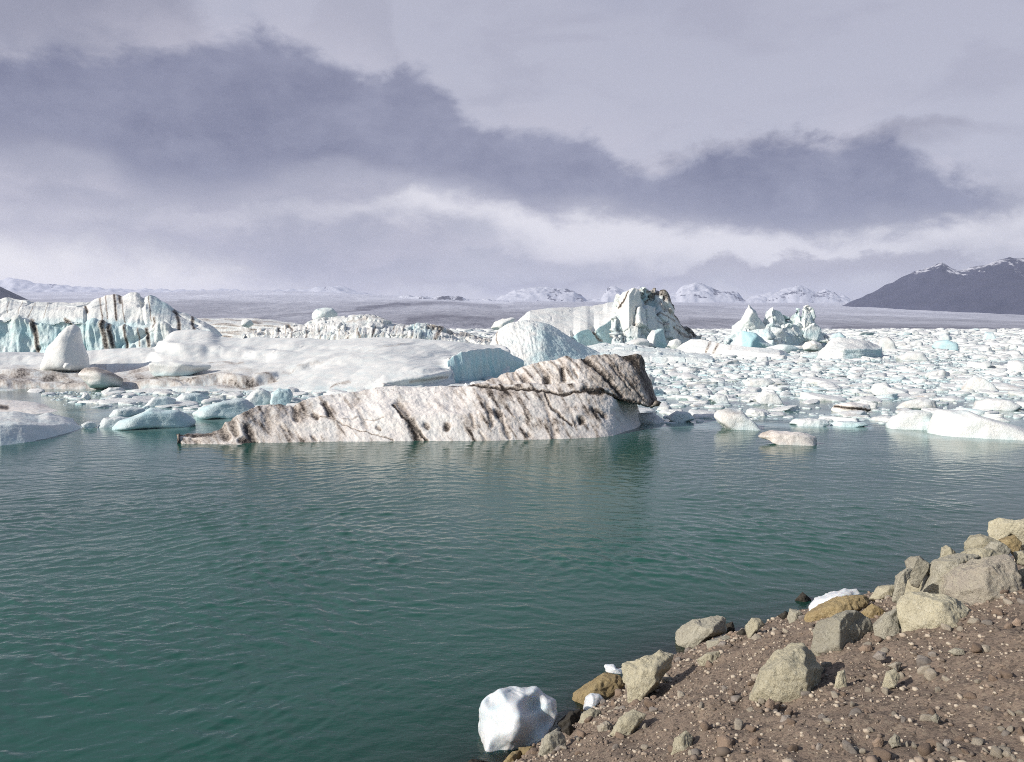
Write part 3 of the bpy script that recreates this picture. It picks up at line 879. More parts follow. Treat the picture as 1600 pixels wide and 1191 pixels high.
chunk('ice_slab', [(232, 568), (240, 565.5), (270, 564), (300, 565.5), (332, 571), (328, 577), (290, 585), (242, 587), (234, 580)], M_ICE, Y=69, thick=0.4, seed=7, sub=5, k=14, amp=0.05, fine=0.008, bluef=lambda X, Y, V, p: 0.5 * sstep(578, 586, Y),
      label='flat-topped clean white slab lying on the brown-stained part of the broad iceberg', cat='ice slab')
chunk('ice_lump', [(98, 573), (101, 568), (108, 567), (112, 571), (110, 576), (101, 576)], M_ICE, Y=70, thick=0.9, seed=8, sub=3, k=9, label='tiny white ball of ice at the foot of the white cone', cat='ice lump')
chunk('ice_lump', [(52, 660), (52, 660)] and [(588, 600), (598, 598), (612, 601), (610, 606), (590, 607)], M_DIRTY, Y=61, thick=0.7, seed=9, sub=4, label='small dark-capped ice lump in front of the broad white iceberg', cat='ice lump', dirtf=lambda X, Y, V, p: 0.2 + 0 * X)

# ------------------------------------------------------------------ striped berg at the back left
STR = [([(50, 503), (55, 525), (58, 552)], 4.5), ([(160, 509), (165, 525), (167, 543)], 5), ([(171, 510), (177, 542)], 4), ([(195, 513), (199, 545)], 2.4), ([(215, 514), (219, 542)], 1.6), ([(229, 516), (234, 542)], 3.2),
       ([(273, 486), (278, 503), (281, 522)], 3.2), ([(299, 498), (305, 526)], 2.8), ([(156, 466), (160, 500)], 1.8), ([(165, 462), (168, 498)], 1.3), ([(178, 460), (182, 500)], 2.2), ([(187, 462), (188, 472)], 3), ([(191, 470), (194, 502)], 1.2),
       ([(232, 462), (236, 500)], 1.0), ([(134, 481), (137, 488)], 2.5), ([(102, 500), (108, 503)], 3), ([(14, 470), (10, 488)], 0.8), ([(55, 474), (44, 497)], 0.8), ([(35, 470), (28, 492)], .7), ([(75, 474), (68, 498)], .7), ([(240, 497), (240, 512)], 2.0)]


def str_dirt(X, Y, V):
    wx = X + 1.5 * n2d(X, Y, 0.08, 3, 1)
    d = 0 * X
    for p, w in STR: d = np.maximum(d, stroke(wx, Y, p, w * 1.65) * (0.98 if w > 2 else 0.75))
    return np.clip(np.maximum(d, 0.04 + 0.12 * streaks(X, Y, 84, 5, 60, 3)), 0, 1)


def str_blue(X, Y, V, N):
    cliff = sstep(494, 508, Y)
    return np.clip(cliff * (0.42 * (1 - sstep(190, 260, X)) + 0.10) + 0.45 * sstep(222, 250, X) * sstep(500, 480, Y) + 0.55 * n2d(X, Y, 0.045, 4, 2) * cliff, 0, 1)


t = berg('iceberg', 150, 158, 'tall white iceberg with vertical black stripes and a turquoise lower cliff')
CT = [(-160, 500), (-30, 497), (0, 497), (30, 494), (40, 499), (50, 505), (75, 503), (100, 498), (120, 499), (140, 505), (165, 509), (190, 511), (215, 514), (235, 514), (248, 503), (258, 508), (268, 520), (285, 521), (330, 524)]
loft('lower_cliff', [([(-160, 553.5), (100, 553), (330, 552)], 0), ([(-160, 530), (100, 531), (330, 536)], 0.8), (CT, 1.6)],
     M_FAR, t, nu=420, nv=(40, 40), back=14, amp=0.7, freq=0.16, fine=0.10, smoothv=3, dirtf=str_dirt, bluef=str_blue, facet=1.0, ffreq=0.09, stretch=(1, 1, 0.35), seed=41, smoothu=6, groove=lambda X, Y, V: 1.9 * streaks(X, Y, 84, 30, 70, 5, 4) + .10 * streaks(X, Y, 86, 9, 60, 5, 3))
loft('ridge', [([(-160, 506), (30, 503), (50, 512), (120, 508), (190, 517), (235, 520), (248, 510), (268, 524), (330, 527)], 0),
               ([(-160, 490), (30, 484), (120, 488), (150, 484), (200, 484), (222, 480), (250, 493), (280, 506), (330, 522)], 4),
               ([(-160, 472), (-20, 470), (0, 470), (10, 466), (25, 468), (40, 469), (60, 472), (80, 473.5), (110, 475), (135, 474), (143, 470), (150, 466), (158, 464), (165, 461), (172, 460), (180, 459), (186, 462), (192, 463), (198, 460), (203, 457), (212, 457), (217, 460), (222, 465),
                 (229, 462), (235, 459.5), (240, 463), (248, 468), (262, 476), (275, 486), (290, 492), (305, 500), (318, 506), (326, 515), (330, 524)], 12)],
     M_FAR, t, nu=520, nv=(50, 50), back=22, amp=0.6, freq=0.14, fine=0.08, smoothv=2, Y=154.5, dirtf=str_dirt, bluef=str_blue, facet=0.7, ffreq=0.07, stretch=(1, 1, 0.4), seed=42, raised=True, foot=False, groove=lambda X, Y, V: 0.16 * streaks(X, Y, 100, 8, 60, 5, 4) - 0.5 * stroke(X, Y, [(222, 462), (224, 505)], 5))

# ------------------------------------------------------------------ dirty berg behind the broad one, and the flat dirty floe far beyond
t = berg('iceberg', 560, 156, 'low hummocked iceberg with many fine dark streaks down its front')


def mid_dirt(X, Y, V):
    st = np.maximum(0, streaks(X, Y, 105, 3.5, 26, 5, 4)) * 1.5 * sstep(500, 512, Y) * (1 - sstep(640, 690, X) * 0.5)
    d = np.maximum(st, 0.5 * np.maximum(0, n2d(X, Y, 0.12, 4, 3)) + 0.08)
    for p, w, a in [([(446, 508), (456, 516)], 4, .8), ([(540, 500), (575, 497), (610, 500)], 3, .4), ([(560, 520), (562, 530)], 3, .8), ([(668, 512), (690, 514), (680, 528)], 6, .75), ([(700, 516), (764, 534)], 7, .45), ([(385, 515), (400, 522)], 5, .4)]:
        wx, wy = warp(X, Y, 3, .12); d = np.maximum(d, a * stroke(wx, wy, p, w))
    return np.clip(d, 0, 1)


loft('body', [([(378, 553), (560, 554), (770, 553)], 0), ([(380, 535), (450, 528), (560, 520), (640, 522), (700, 530), (769, 538)], 1.5),
              ([(380, 524), (396, 515), (421, 513.5), (445, 511), (473, 507.5), (485, 503), (498, 500), (512, 496), (528, 493), (545, 491.5), (559, 491), (580, 493), (600, 496), (612, 500), (622, 503), (636, 507), (655, 506), (669, 506.5), (685, 508.5), (699, 515), (726, 522), (750, 529), (768, 534)], 13)],
     M_FAR, t, nu=520, nv=(40, 50), back=16, amp=0.8, freq=0.14, fine=0.14, smoothv=3, dirtf=mid_dirt, bluef=lambda X, Y, V, N: np.clip(0.05 + 0.4 * stroke(X, Y, [(648, 512), (668, 520)], 14) + .3 * n2d(X, Y, .1), 0, 1), facet=0.8, ffreq=0.3, seed=51,
     groove=lambda X, Y, V: 0.35 * streaks(X, Y, 100, 7, 24, 5, 5) * sstep(502, 512, Y))
chunk('ice_block', [(487, 497), (488, 489), (495, 483), (508, 481), (520, 482), (527, 489), (527, 494), (515, 499), (495, 503)], M_FAR, Y=168, thick=0.8, seed=10, sub=5, k=12, amp=0.08, fine=0.03, bluef=lambda X, Y, V, p: 0.25 + 0.3 * n2d(X, Y, .2),
      label='white faceted ice block perched on the crest of the streaked hummocked iceberg', cat='ice block')
t = berg('iceberg', 390, 250, 'far flat floe of dirty ice banded with dark earth, behind the streaked iceberg', 'ice floe')
loft('body', [([(296, 536), (400, 536), (486, 536)], 0), ([(298, 506), (400, 506), (484, 512)], 6), ([(299, 500), (310, 497.5), (350, 497), (372, 498), (400, 497.5), (430, 501), (460, 505), (484, 509)], 26)],
     M_FAR, t, nu=240, nv=(30, 60), back=30, amp=0.7, freq=0.1, fine=0.15, smoothv=3, dirtf=lambda X, Y, V: np.clip(0.2 + 1.5 * streaks(X, Y, 3, 2.2, 40, 2, 4), 0, 0.95), seed=55)
chunk('ice_lump', [(376, 508), (378, 500), (385, 498), (393, 501), (397, 507), (388, 511)], M_FAR, Y=240, thick=0.8, seed=11, sub=4, k=10, label='small white ice lump sitting on the far flat dirty floe', cat='ice lump')

# ------------------------------------------------------------------ dome
t = berg('iceberg', 840, 108, 'smooth rounded dome of white ice with a pale blue shaded flank')
DT = [(762, 552), (764, 537), (768, 529), (772, 521), (779, 511), (789, 504.5), (797, 501), (806, 499.5), (815, 499), (825, 498.5), (845, 500), (862, 505), (876, 514), (891, 526), (910, 537), (925, 544), (945, 553)]


def dome_dirt(X, Y, V):
    wx, wy = warp(X, Y, 2.5, .12)
    d = 0.05 + 0.5 * np.maximum(0, n2d(X, Y, 0.25, 3, 3)) * (1 - sstep(790, 810, X))
    return np.clip(np.maximum(d, .7 * stroke(wx, wy, [(776, 515), (775, 528), (777, 540)], 2.5)), 0, 1)


loft('body', [([(762, 574), (850, 574), (945, 571)], 0), ([(762, 560), (800, 545), (830, 538), (860, 545), (900, 558), (945, 568)], 2.0), ([(762, 553), (775, 530), (800, 516), (828, 510), (850, 514), (876, 528), (910, 548), (945, 562)], 5), (DT, 10)],
     M_FAR, t, nu=300, nv=(40, 40, 30), back=10, amp=0.30, freq=0.25, fine=0.10, smoothv=40, smoothu=40, dirtf=dome_dirt, bluef=lambda X, Y, V, N: np.clip(0.42 * sstep(808, 880, X + 0.35 * (Y - 500) + 25 * n2d(X, Y, .05)) + 0.3 * n2d(X, Y, .12), 0, 1), seed=61,  # shade of the right flank put into the colour as a blue tint
     groove=lambda X, Y, V: 0.14 * streaks(X, Y, 70, 5, 14, 5, 4) * (1 - sstep(830, 860, X)), endy=0.2)
chunk('ice_block', [(766, 512), (772, 503), (785, 499), (800, 495), (806, 498), (800, 506), (780, 515)], M_FAR, Y=135, thick=0.8, seed=12, sub=4, k=20, amp=.12, fine=.05, label='jagged white ice block half hidden behind the shoulder of the smooth dome', cat='ice block')

# ------------------------------------------------------------------ the great ramp with its dark peak
t = berg('iceberg', 950, 205, 'large iceberg shaped as a white ramp rising to a dark-edged peak')


def ramp_blue(X, Y, V, N):
    cliff = sstep(0.75, 0.45, N[:, 2])
    return np.clip(0.75 * cliff + 0.25 * n2d(X, Y, .1, 3) * cliff, 0, 1)


loft('ramp', [([(800, 545), (900, 543), (990, 541)], 0),
              ([(800, 541), (850, 534), (896, 524), (907, 517), (918, 514), (928, 518), (936, 511), (944, 507), (954, 500), (964, 492), (972, 487), (990, 492)], 1.5),
              ([(800, 506), (811, 499), (823, 488), (828, 484.5), (847, 482), (867, 480), (896, 480.5), (908, 478.5), (915, 477), (922, 478), (930, 476), (942, 475), (949, 472), (958, 471), (966, 471), (976, 475), (990, 482)], 26)],
     M_FAR, t, nu=420, nv=(50, 70), back=20, amp=0.55, freq=0.10, fine=0.08, smoothv=3, facet=0.18, ffreq=0.10, bluef=ramp_blue, dirtf=lambda X, Y, V: np.clip(0.07 + .2 * n2d(X * .3, Y, .15, 3) + .75 * stroke(*warp(X, Y, 3, .1), [(928, 516), (936, 526), (941, 534)], 2.2), 0, 1), seed=71,
     groove=lambda X, Y, V: -0.9 * stroke(X, Y, [(926, 512), (938, 532)], 5) - 0.9 * stroke(X, Y, [(895, 520), (900, 536)], 5))


def peak_dirt(X, Y, V):
    wx, wy = warp(X, Y, 3.5, .1)
    d = 0.10 + 0.6 * np.maximum(0, streaks(X, Y, 48, 4, 22, 3, 4)) * sstep(1000, 1030, X)
    for p, w, a in [([(1010, 452), (1024, 456), (1038, 457), (1046, 470), (1056, 483), (1064, 495), (1078, 512), (1088, 524)], 6, .85), ([(982, 456), (974, 474), (968, 480)], 2.5, .85), ([(998, 452), (1008, 462), (1018, 474)], 2, .7), ([(1024, 456), (1018, 470), (1010, 478)], 4, .7),
                    ([(980, 480), (984, 494), (994, 504)], 3.5, .8), ([(1030, 490), (1050, 498), (1066, 510)], 3, .6), ([(1020, 500), (1040, 508)], 3, .5), ([(1055, 512), (1085, 526)], 4, .7), ([(1032, 470), (1048, 490)], 5, .5)]:
        d = np.maximum(d, a * stroke(wx, wy, p, w * 1.2))
    return np.clip(d, 0, 1)


loft('peak', [([(958, 546), (1000, 546), (1094, 542)], 0), ([(960, 520), (975, 512), (1000, 508), (1030, 512), (1060, 520), (1093, 532)], [(958, 3), (985, 1.5), (998, 1.8), (1008, 3.5), (1020, 3.0), (1035, 2), (1060, 1.5), (1094, 1)]),
              ([(961, 500), (970, 480), (985, 468), (1000, 470), (1020, 478), (1040, 482), (1060, 502), (1092, 528)], [(958, 7), (985, 4), (998, 4.5), (1006, 8.5), (1022, 8.5), (1036, 5), (1060, 3.5), (1094, 2)]),
              ([(962, 490), (966, 472), (968, 464), (973, 458), (981, 454), (988, 450.5), (992, 449.5), (998, 450.5), (1006, 453.5), (1010, 453), (1016, 456), (1022, 456), (1030, 457.5), (1037, 456.5), (1042, 462), (1045, 470), (1049, 476), (1054, 481), (1058, 490), (1062, 494), (1067, 503), (1073, 507), (1081, 515), (1090, 525)], [(958, 11), (985, 7), (998, 8), (1008, 13), (1022, 12.5), (1037, 8), (1060, 6), (1094, 3)])],
     M_FAR, t, nu=340, nv=(30, 50, 50), back=18, amp=0.8, freq=0.12, fine=0.18, smoothv=1, facet=2.3, ffreq=0.20, dirtf=peak_dirt, bluef=lambda X, Y, V, N: np.clip(0.75 * stroke(X, Y, [(1012, 460), (1020, 474)], 14) + .15 + .3 * n2d(X, Y, .1), 0, 1), seed=76, foot=False,  # shade in the recess beside the peak painted in as blue
     groove=lambda X, Y, V: -1.6 * stroke(X, Y, [(1012, 458), (1022, 474)], 10) - 1.2 * stroke(X, Y, [(982, 478), (992, 503)], 6))
chunk('white_wedge', [(960, 508), (964, 488), (967, 468), (973, 459), (981, 454), (986, 451), (991, 449), (998, 451), (1001, 462), (1003, 480), (1006, 497), (1000, 508), (980, 512)], M_FAR, Y=187, thick=.7, seed=25, sub=6, k=40, amp=.06, fine=.02, parent=t, front=[(-.6, -.8, .15, .62), (.85, -.45, .1, .42), (0, -.5, .85, .9)], dirtf=lambda X, Y, V, p: np.clip(.03 + .9 * stroke(*warp(X, Y, 2, .15), [(981, 455), (974, 472), (966, 482)], 2.6) + .5 * stroke(*warp(X, Y, 2, .15), [(966, 470), (970, 480)], 3), 0, 1), on='water')
chunk('ice_lump', [(967, 520), (968, 513), (975, 510), (984, 511), (993, 512), (998, 518), (990, 524), (982, 531), (970, 530)], M_FAR, Y=186, thick=0.8, seed=13, sub=5, k=10, amp=.12, fine=.05, dirtf=lambda X, Y, V, p: 0.1 + .6 * np.maximum(0, streaks(X, Y, 10, 1.6, 20)), label='rounded banded ice lump at the foot of the ramp below the dark peak', cat='ice lump')
chunk('ice_block', [(1008, 541), (1012, 526), (1018, 517), (1030, 514), (1036, 514), (1042, 537), (1036, 543), (1012, 544)], M_FAR, Y=176, thick=0.8, seed=14, sub=5, k=26, amp=.05, fine=.03, front=[(0.8, -0.6, 0.05, 0.55), (-0.6, -.7, .4, .8), (0, -.5, .9, .9)],
      bluef=lambda X, Y, V, p: 0.6 * sstep(1020, 1026, X), label='square white ice block with a blue shaded side below the dark peak', cat='ice block')  # blue painted over the right half for its shaded face
chunk('ice_slab', [(968, 540), (985, 532), (1000, 528), (1012, 530), (1016, 540), (1000, 545), (975, 545)], M_FAR, Y=172, thick=0.8, seed=15, sub=4, k=14, amp=.08, dirtf=lambda X, Y, V, p: .12 + 0 * X, label='low sloping ice slab beside the square block below the dark peak', cat='ice slab')
chunk('ice_lump', [(1042, 541), (1046, 533), (1058, 529), (1065, 533), (1062, 542), (1050, 545)], M_FAR, Y=165, thick=0.8, seed=16, sub=4, k=14, amp=.1, label='small white lump between the square block and the brown-banded floe', cat='ice lump')

# ------------------------------------------------------------------ low floes in front of them
t = berg('iceberg', 1010, 118, 'long low white floe in front of the ramp and peak, just past the dirty iceberg', 'ice floe')
loft('body', [([(905, 562), (1000, 567), (1112, 568)], 0), ([(908, 553), (1000, 556), (1060, 557), (1114, 563)], 1.0), ([(910, 543), (920, 538.5), (935, 535), (959, 534.5), (983, 537), (1008, 541), (1044, 545), (1081, 549), (1105, 553), (1114, 560)], 14)],
     M_FAR, t, nu=300, nv=(30, 50), back=8, amp=0.45, freq=0.2, fine=0.06, smoothv=5, facet=.35, ffreq=.25, dirtf=lambda X, Y, V: 0.05 + .12 * n2d(X, Y, .1), bluef=lambda X, Y, V, N: 0.15 + .4 * sstep(0.6, 0.2, N[:, 2]), seed=81)
t = berg('iceberg', 1150, 134, 'low white floe crossed by two slanting brown bands', 'ice floe')


def tw_dirt(X, Y, V):
    d = np.maximum(stroke(X, Y, [(1110, 533), (1103, 552)], 4.0), stroke(X, Y, [(1123, 534), (1115, 552)], 4.0)) * (0.6 + .9 * n2d(X, Y, .25))
    return np.clip(np.maximum(d, .25 * stroke(X, Y, [(1143, 540), (1138, 553)], 3)), 0, 1)


loft('body', [([(1052, 551), (1110, 553), (1134, 556), (1186, 560), (1219, 561), (1238, 558)], 0), ([(1055, 547), (1110, 544), (1186, 551), (1219, 554), (1237, 556.5)], 0.8),
              ([(1057, 544), (1068, 536), (1080, 529), (1092, 529.5), (1103, 531), (1125, 536), (1153, 540), (1180, 542.5), (1205, 544), (1218, 546.5), (1228, 550), (1236, 556)], 6)],
     M_FAR, t, nu=300, nv=(30, 40), back=6, amp=0.3, freq=0.2, fine=0.05, smoothv=6, dirtf=tw_dirt, bluef=lambda X, Y, V, N: 0.6 * stroke(X, Y, [(1225, 556), (1237, 558)], 8), seed=85)
t = berg('iceberg', 1330, 132, 'flat-topped white iceberg with a layered turquoise side')
loft('body', [([(1274, 560), (1290, 561), (1318, 561.5), (1350, 561), (1377, 559)], 0), ([(1277, 557), (1290, 552), (1318, 546), (1345, 546), (1377, 546)], 0.4), ([(1279, 555), (1289, 541), (1295, 534), (1301, 528), (1310, 527.5), (1322, 529), (1346, 530), (1358, 533), (1369, 537.5), (1377, 542)], 7)],
     M_FAR, t, smoothu=50, nu=240, nv=(40, 50), back=7, amp=0.4, freq=0.3, fine=0.05, smoothv=3, bluef=lambda X, Y, V, N: np.clip(sstep(543, 548, Y) * sstep(1312, 1326, X) * (0.5 + .5 * streaks(X, Y, 2, 1.5, 30, 3)), 0, 1), seed=91, groove=lambda X, Y, V: .2 * streaks(X, Y, 2, 2.0, 40, 3, 3) * sstep(542, 548, Y))

# ------------------------------------------------------------------ the turquoise castle
t = berg('iceberg', 1215, 190, 'turquoise castle-shaped iceberg with three jagged white spires')
sb = lambda c: (lambda X, Y, V, p: np.clip(c + 0.35 * fbm(V * 0.3, 3), 0, 1))
loft('base', [([(1132, 545), (1200, 546), (1300, 543)], 0), ([(1134, 536), (1160, 527), (1200, 523), (1250, 524), (1280, 530), (1299, 540)], 1.2), ([(1136, 528), (1150, 518), (1170, 512), (1195, 509), (1215, 508), (1235, 508), (1255, 506), (1275, 512), (1290, 522), (1298, 535)], 5)],
     M_FAR, t, nu=240, nv=(25, 35), back=10, amp=0.8, freq=0.2, fine=.15, smoothv=2, facet=1.6, ffreq=.25, bluef=lambda X, Y, V, N: np.clip(.3 + .4 * n2d(X, Y, .12), 0, 1), dirtf=lambda X, Y, V: .05 + .5 * np.maximum(0, n2d(X, Y, .2, 3, 4)) * sstep(1235, 1250, X) * sstep(526, 536, Y), seed=95)
chunk('spire', [(1141, 520), (1144, 510), (1153, 503), (1158, 500), (1163, 492), (1166, 485), (1170.5, 476), (1174, 481), (1179, 486), (1184, 496), (1188, 500), (1194, 507), (1201, 520), (1190, 530), (1150, 530)], M_FAR, Y=194, thick=0.6, seed=17, sub=6, k=40, amp=.09, fine=.03, scal=.09, parent=t, bluef=sb(.12), on='water')
loft('pinnacles', [([(1184, 534), (1240, 536), (1294, 534)], 0), ([(1185, 526), (1198, 510), (1210, 502), (1222, 506), (1232, 512), (1246, 504), (1258, 498), (1270, 506), (1282, 520), (1293, 530)], [(1184, 2), (1208, 1.0), (1232, 4), (1258, 1), (1293, 2)]),
                   ([(1186, 512), (1189, 505), (1193, 501), (1196, 494), (1196.5, 487), (1202, 482), (1205, 480), (1208, 479.5), (1210, 483), (1214, 484), (1220, 486), (1224, 490), (1232, 490), (1234, 499), (1237, 496), (1239, 490), (1243, 487), (1246, 484), (1249, 484), (1251, 490), (1253, 488), (1256, 484), (1259, 481), (1261, 478.5), (1264, 482), (1268, 483), (1270, 490), (1271, 494), (1275, 497), (1278, 503), (1279, 508), (1284, 515), (1288, 519), (1292, 527)],
                    [(1184, 4), (1208, 3.5), (1232, 8), (1246, 4), (1258, 3.5), (1293, 5)])],
     M_FAR, t, nu=300, nv=(30, 40), back=5, amp=0.5, freq=0.25, fine=.12, smoothv=1, smoothu=0, facet=1.3, ffreq=.22, Y=193, raised=True, foot=False, end=.04, bluef=lambda X, Y, V, N: np.clip(.22 + .55 * n2d(X, Y, .07, 3) + .35 * stroke(X, Y, [(1224, 486), (1236, 510)], 9), 0, 1), seed=97,
     groove=lambda X, Y, V: -1.2 * stroke(X, Y, [(1231, 490), (1236, 516)], 7) - .6 * stroke(X, Y, [(1250, 488), (1252, 500)], 4))
chunk('spire', [(1184, 528), (1190, 516), (1205, 511), (1222, 514), (1233, 525), (1225, 532), (1190, 533)], M_FAR, Y=188, thick=0.7, seed=20, sub=5, k=14, amp=.10, fine=.04, scal=.06, parent=t, bluef=sb(.12), on='water')
chunk('ice_block', [(1143, 540), (1152, 528), (1160, 518), (1172, 519), (1182, 521), (1196, 533), (1215, 542), (1208, 547), (1150, 546)], M_FAR, Y=168, thick=0.5, seed=22, sub=5, k=20, amp=.06, fine=.02, front=[(0.75, -0.6, 0.1, 0.5), (-0.7, -.6, .3, .75), (0, -.6, .8, .9)], bluef=lambda X, Y, V, p: .75 * sstep(1155, 1162, X) * sstep(1200, 1180, X) + .2,
      label='pale blue wedge of ice in front of the castle-shaped iceberg', cat='ice block', on='water')
chunk('ice_lump', [(1253, 541), (1258, 535), (1272, 532), (1284, 537), (1287, 545), (1270, 548), (1257, 547)], M_FAR, Y=160, thick=0.6, seed=23, sub=4, k=18, amp=.1, dirtf=lambda X, Y, V, p: .1 + .9 * np.maximum(0, streaks(X, Y, 60, 2, 12)), label='small grit-streaked white block between the castle iceberg and the flat-topped one', cat='ice lump', on='water')
chunk('ice_slab', [(1195, 543), (1215, 538), (1240, 539), (1250, 545), (1240, 550), (1205, 550)], M_FAR, Y=156, thick=0.7, seed=24, sub=4, k=12, amp=.06, blue=.3, label='low pale blue slab in front of the castle-shaped iceberg', cat='ice slab', on='water')

# ------------------------------------------------------------------ named floes of the pack
NAMED = [
    ([(1116, 650), (1122, 641), (1140, 638), (1158, 641), (1168, 652), (1180, 660), (1195, 669), (1175, 672), (1140, 668), (1122, 660)], .5, .12, .05, 'hump-backed smooth grey-white floe adrift at the edge of the pack', 30),
    ([(1183, 683), (1190, 676), (1205, 672), (1225, 674), (1260, 676), (1276, 683), (1277, 693), (1255, 696), (1225, 693), (1200, 688)], .45, .0, .24, 'small flat dirty-white floe alone on open water nearest the bank', 31),
    ([(1232, 662), (1240, 655), (1262, 654), (1290, 655), (1296, 663), (1280, 667), (1245, 667)], .5, .1, .0, 'bright low white floe in the front rank of the pack', 32),
    ([(1296, 663), (1306, 657), (1330, 658), (1352, 660), (1358, 665), (1330, 668), (1305, 668)], .5, .3, .05, 'thin blue-tinged floe ending the front rank of the pack', 33),
    ([(1384, 664), (1392, 652), (1410, 643), (1435, 640), (1455, 645), (1470, 668), (1440, 672), (1405, 672), (1388, 670)], .5, .15, .03, 'sloping white floe beside the biggest floe of the pack', 34),
    ([(1449, 672), (1456, 650), (1466, 636), (1480, 642), (1510, 640), (1530, 650), (1560, 658), (1600, 668), (1640, 676), (1640, 684), (1560, 686), (1500, 684), (1462, 680)], .5, .06, .02, 'biggest white floe of the pack, rough and humped, cut by the frame', 35),
    ([(1395, 636), (1410, 628), (1440, 622), (1462, 626), (1466, 636), (1440, 640), (1405, 640)], .6, .05, .08, 'broad smooth white floe behind the biggest floe of the pack', 36),
    ([(1516, 638), (1524, 627), (1545, 622), (1580, 626), (1598, 636), (1580, 642), (1530, 642)], .6, .03, .05, 'clean humped white floe behind the biggest floe', 37),
    ([(1500, 605), (1512, 594), (1525, 586), (1537, 592), (1552, 600), (1562, 607), (1540, 612), (1510, 611)], .6, .12, .03, 'peaked white floe standing above the pack', 38),
    ([(1358, 612), (1366, 600), (1385, 597), (1392, 604), (1420, 610), (1418, 618), (1375, 619)], .6, .05, .05, 'double-humped white floe in the middle of the pack', 39),
    ([(1509, 573), (1512, 564), (1524, 565), (1535, 566), (1545, 563), (1550, 571), (1535, 576)], .6, .03, .02, 'saddle-shaped white floe beyond the dark lead of water', 40),
    ([(1570, 576), (1576, 564), (1592, 563), (1604, 568), (1606, 577), (1590, 580)], .6, .03, .02, 'knobbly white floe by the frame edge at the dark lead', 41),
    ([(1398, 558), (1410, 552), (1428, 549), (1445, 552), (1454, 560), (1430, 563), (1405, 562)], .6, .03, .03, 'low wide white floe beyond the flat-topped iceberg', 42),
    ([(1455, 543), (1462, 533), (1480, 531), (1497, 536), (1498, 545), (1475, 547)], .6, .65, .0, 'blue-green block floe far out in the pack', 43),
    ([(1462, 532), (1468, 524), (1478, 520), (1487, 526), (1488, 533)], .8, .2, .0, 'white peaked block just behind the far blue-green one', 44),
    ([(1533, 528), (1540, 518), (1552, 520), (1560, 528), (1545, 531)], .8, .4, .0, 'pale blue angular block near the far shore', 45),
    ([(1293, 529), (1300, 522), (1312, 519), (1322, 526), (1318, 532)], .8, .5, .0, 'light blue lump behind the flat-topped iceberg', 46),
    ([(1360, 545), (1375, 530), (1388, 526), (1398, 536), (1405, 546), (1380, 549)], .7, .05, .1, 'ragged grey-white heap behind the flat-topped iceberg', 47),
    ([(1160, 597), (1178, 592), (1200, 590), (1212, 598), (1190, 604), (1168, 603)], .6, .03, .08, 'pale smooth floe in the pack beyond the hump-backed one', 48),
    ([(1175, 622), (1195, 610), (1215, 616), (1226, 628), (1200, 632), (1180, 630)], .6, .03, .05, 'white ridged floe in the pack beyond the front rank', 49),
    ([(1105, 625), (1120, 614), (1135, 618), (1140, 627), (1120, 631)], .7, .1, .02, 'white knob floe in the pack beyond the hump-backed one', 50),
    ([(1040, 652), (1058, 642), (1078, 645), (1085, 655), (1060, 660)], .6, .15, .0, 'rounded white floe at the pack edge by the tip of the dirty iceberg', 51),
    # to the left, between the bergs
    ([(168, 666), (184, 657), (210, 650), (236, 637), (256, 641), (278, 641), (294, 648), (307, 659), (289, 667), (241, 670), (190, 671)], .5, .45, .0, 'glassy turquoise slab of clear ice nearest the dirty iceberg toe', 52),
    ([(168, 648), (178, 640), (205, 636), (226, 638), (228, 645), (205, 650), (180, 651)], .5, .1, .05, 'flat white slab just behind the glassy turquoise one', 53),
    ([(126, 664), (138, 658), (150, 660), (152, 667), (135, 670)], .6, .15, .1, 'small drifting scrap next to the smooth grey-white edge floe', 54),
    ([(152, 664), (162, 653), (185, 651), (205, 652), (185, 664), (165, 668)], .5, .15, .02, 'low white sliver against the glassy turquoise slab', 55),
    ([(299, 646), (312, 637), (345, 628), (372, 622), (392, 628), (404, 640), (390, 652), (345, 655), (310, 653)], .5, .33, .0, 'pale blue sloping slab behind the toe of the dirty iceberg', 56),
    ([(381, 626), (392, 614), (406, 606), (420, 611), (424, 620), (420, 632), (400, 634)], .7, .08, .02, 'chunky white block beside the pale blue slab', 57),
    ([(420, 632), (424, 615), (435, 607), (452, 608), (458, 616), (450, 632), (432, 635)], .6, .5, .0, 'clear pale blue block beside the chunky white one', 58),
    ([(222, 632), (240, 621), (262, 619), (275, 624), (270, 632), (245, 636)], .6, .25, .0, 'pale humped floe in the brash before the broad iceberg', 59),
    ([(270, 626), (285, 615), (310, 614), (328, 620), (325, 627), (295, 630)], .6, .3, .0, 'pale blue floe in the brash before the broad iceberg', 60),
    ([(157, 612), (170, 606), (188, 605), (196, 610), (180, 616), (162, 616)], .6, .05, .08, 'grey-capped lump at the edge of the broad iceberg', 61),
    ([(127, 622), (130, 615), (137, 614), (143, 622), (135, 626)], .8, .1, .0, 'small upright white tooth of ice in the brash', 62),
    ([(470, 628), (485, 621), (505, 618), (512, 624), (498, 632), (478, 633)], .6, .05, .0, 'smooth white floe tucked behind the crest of the dirty iceberg', 63),
    ([(722, 606), (727, 598), (735, 601), (745, 606), (735, 609)], .7, .05, .0, 'little white wedge in the gap under the blue end cliff', 64),
]
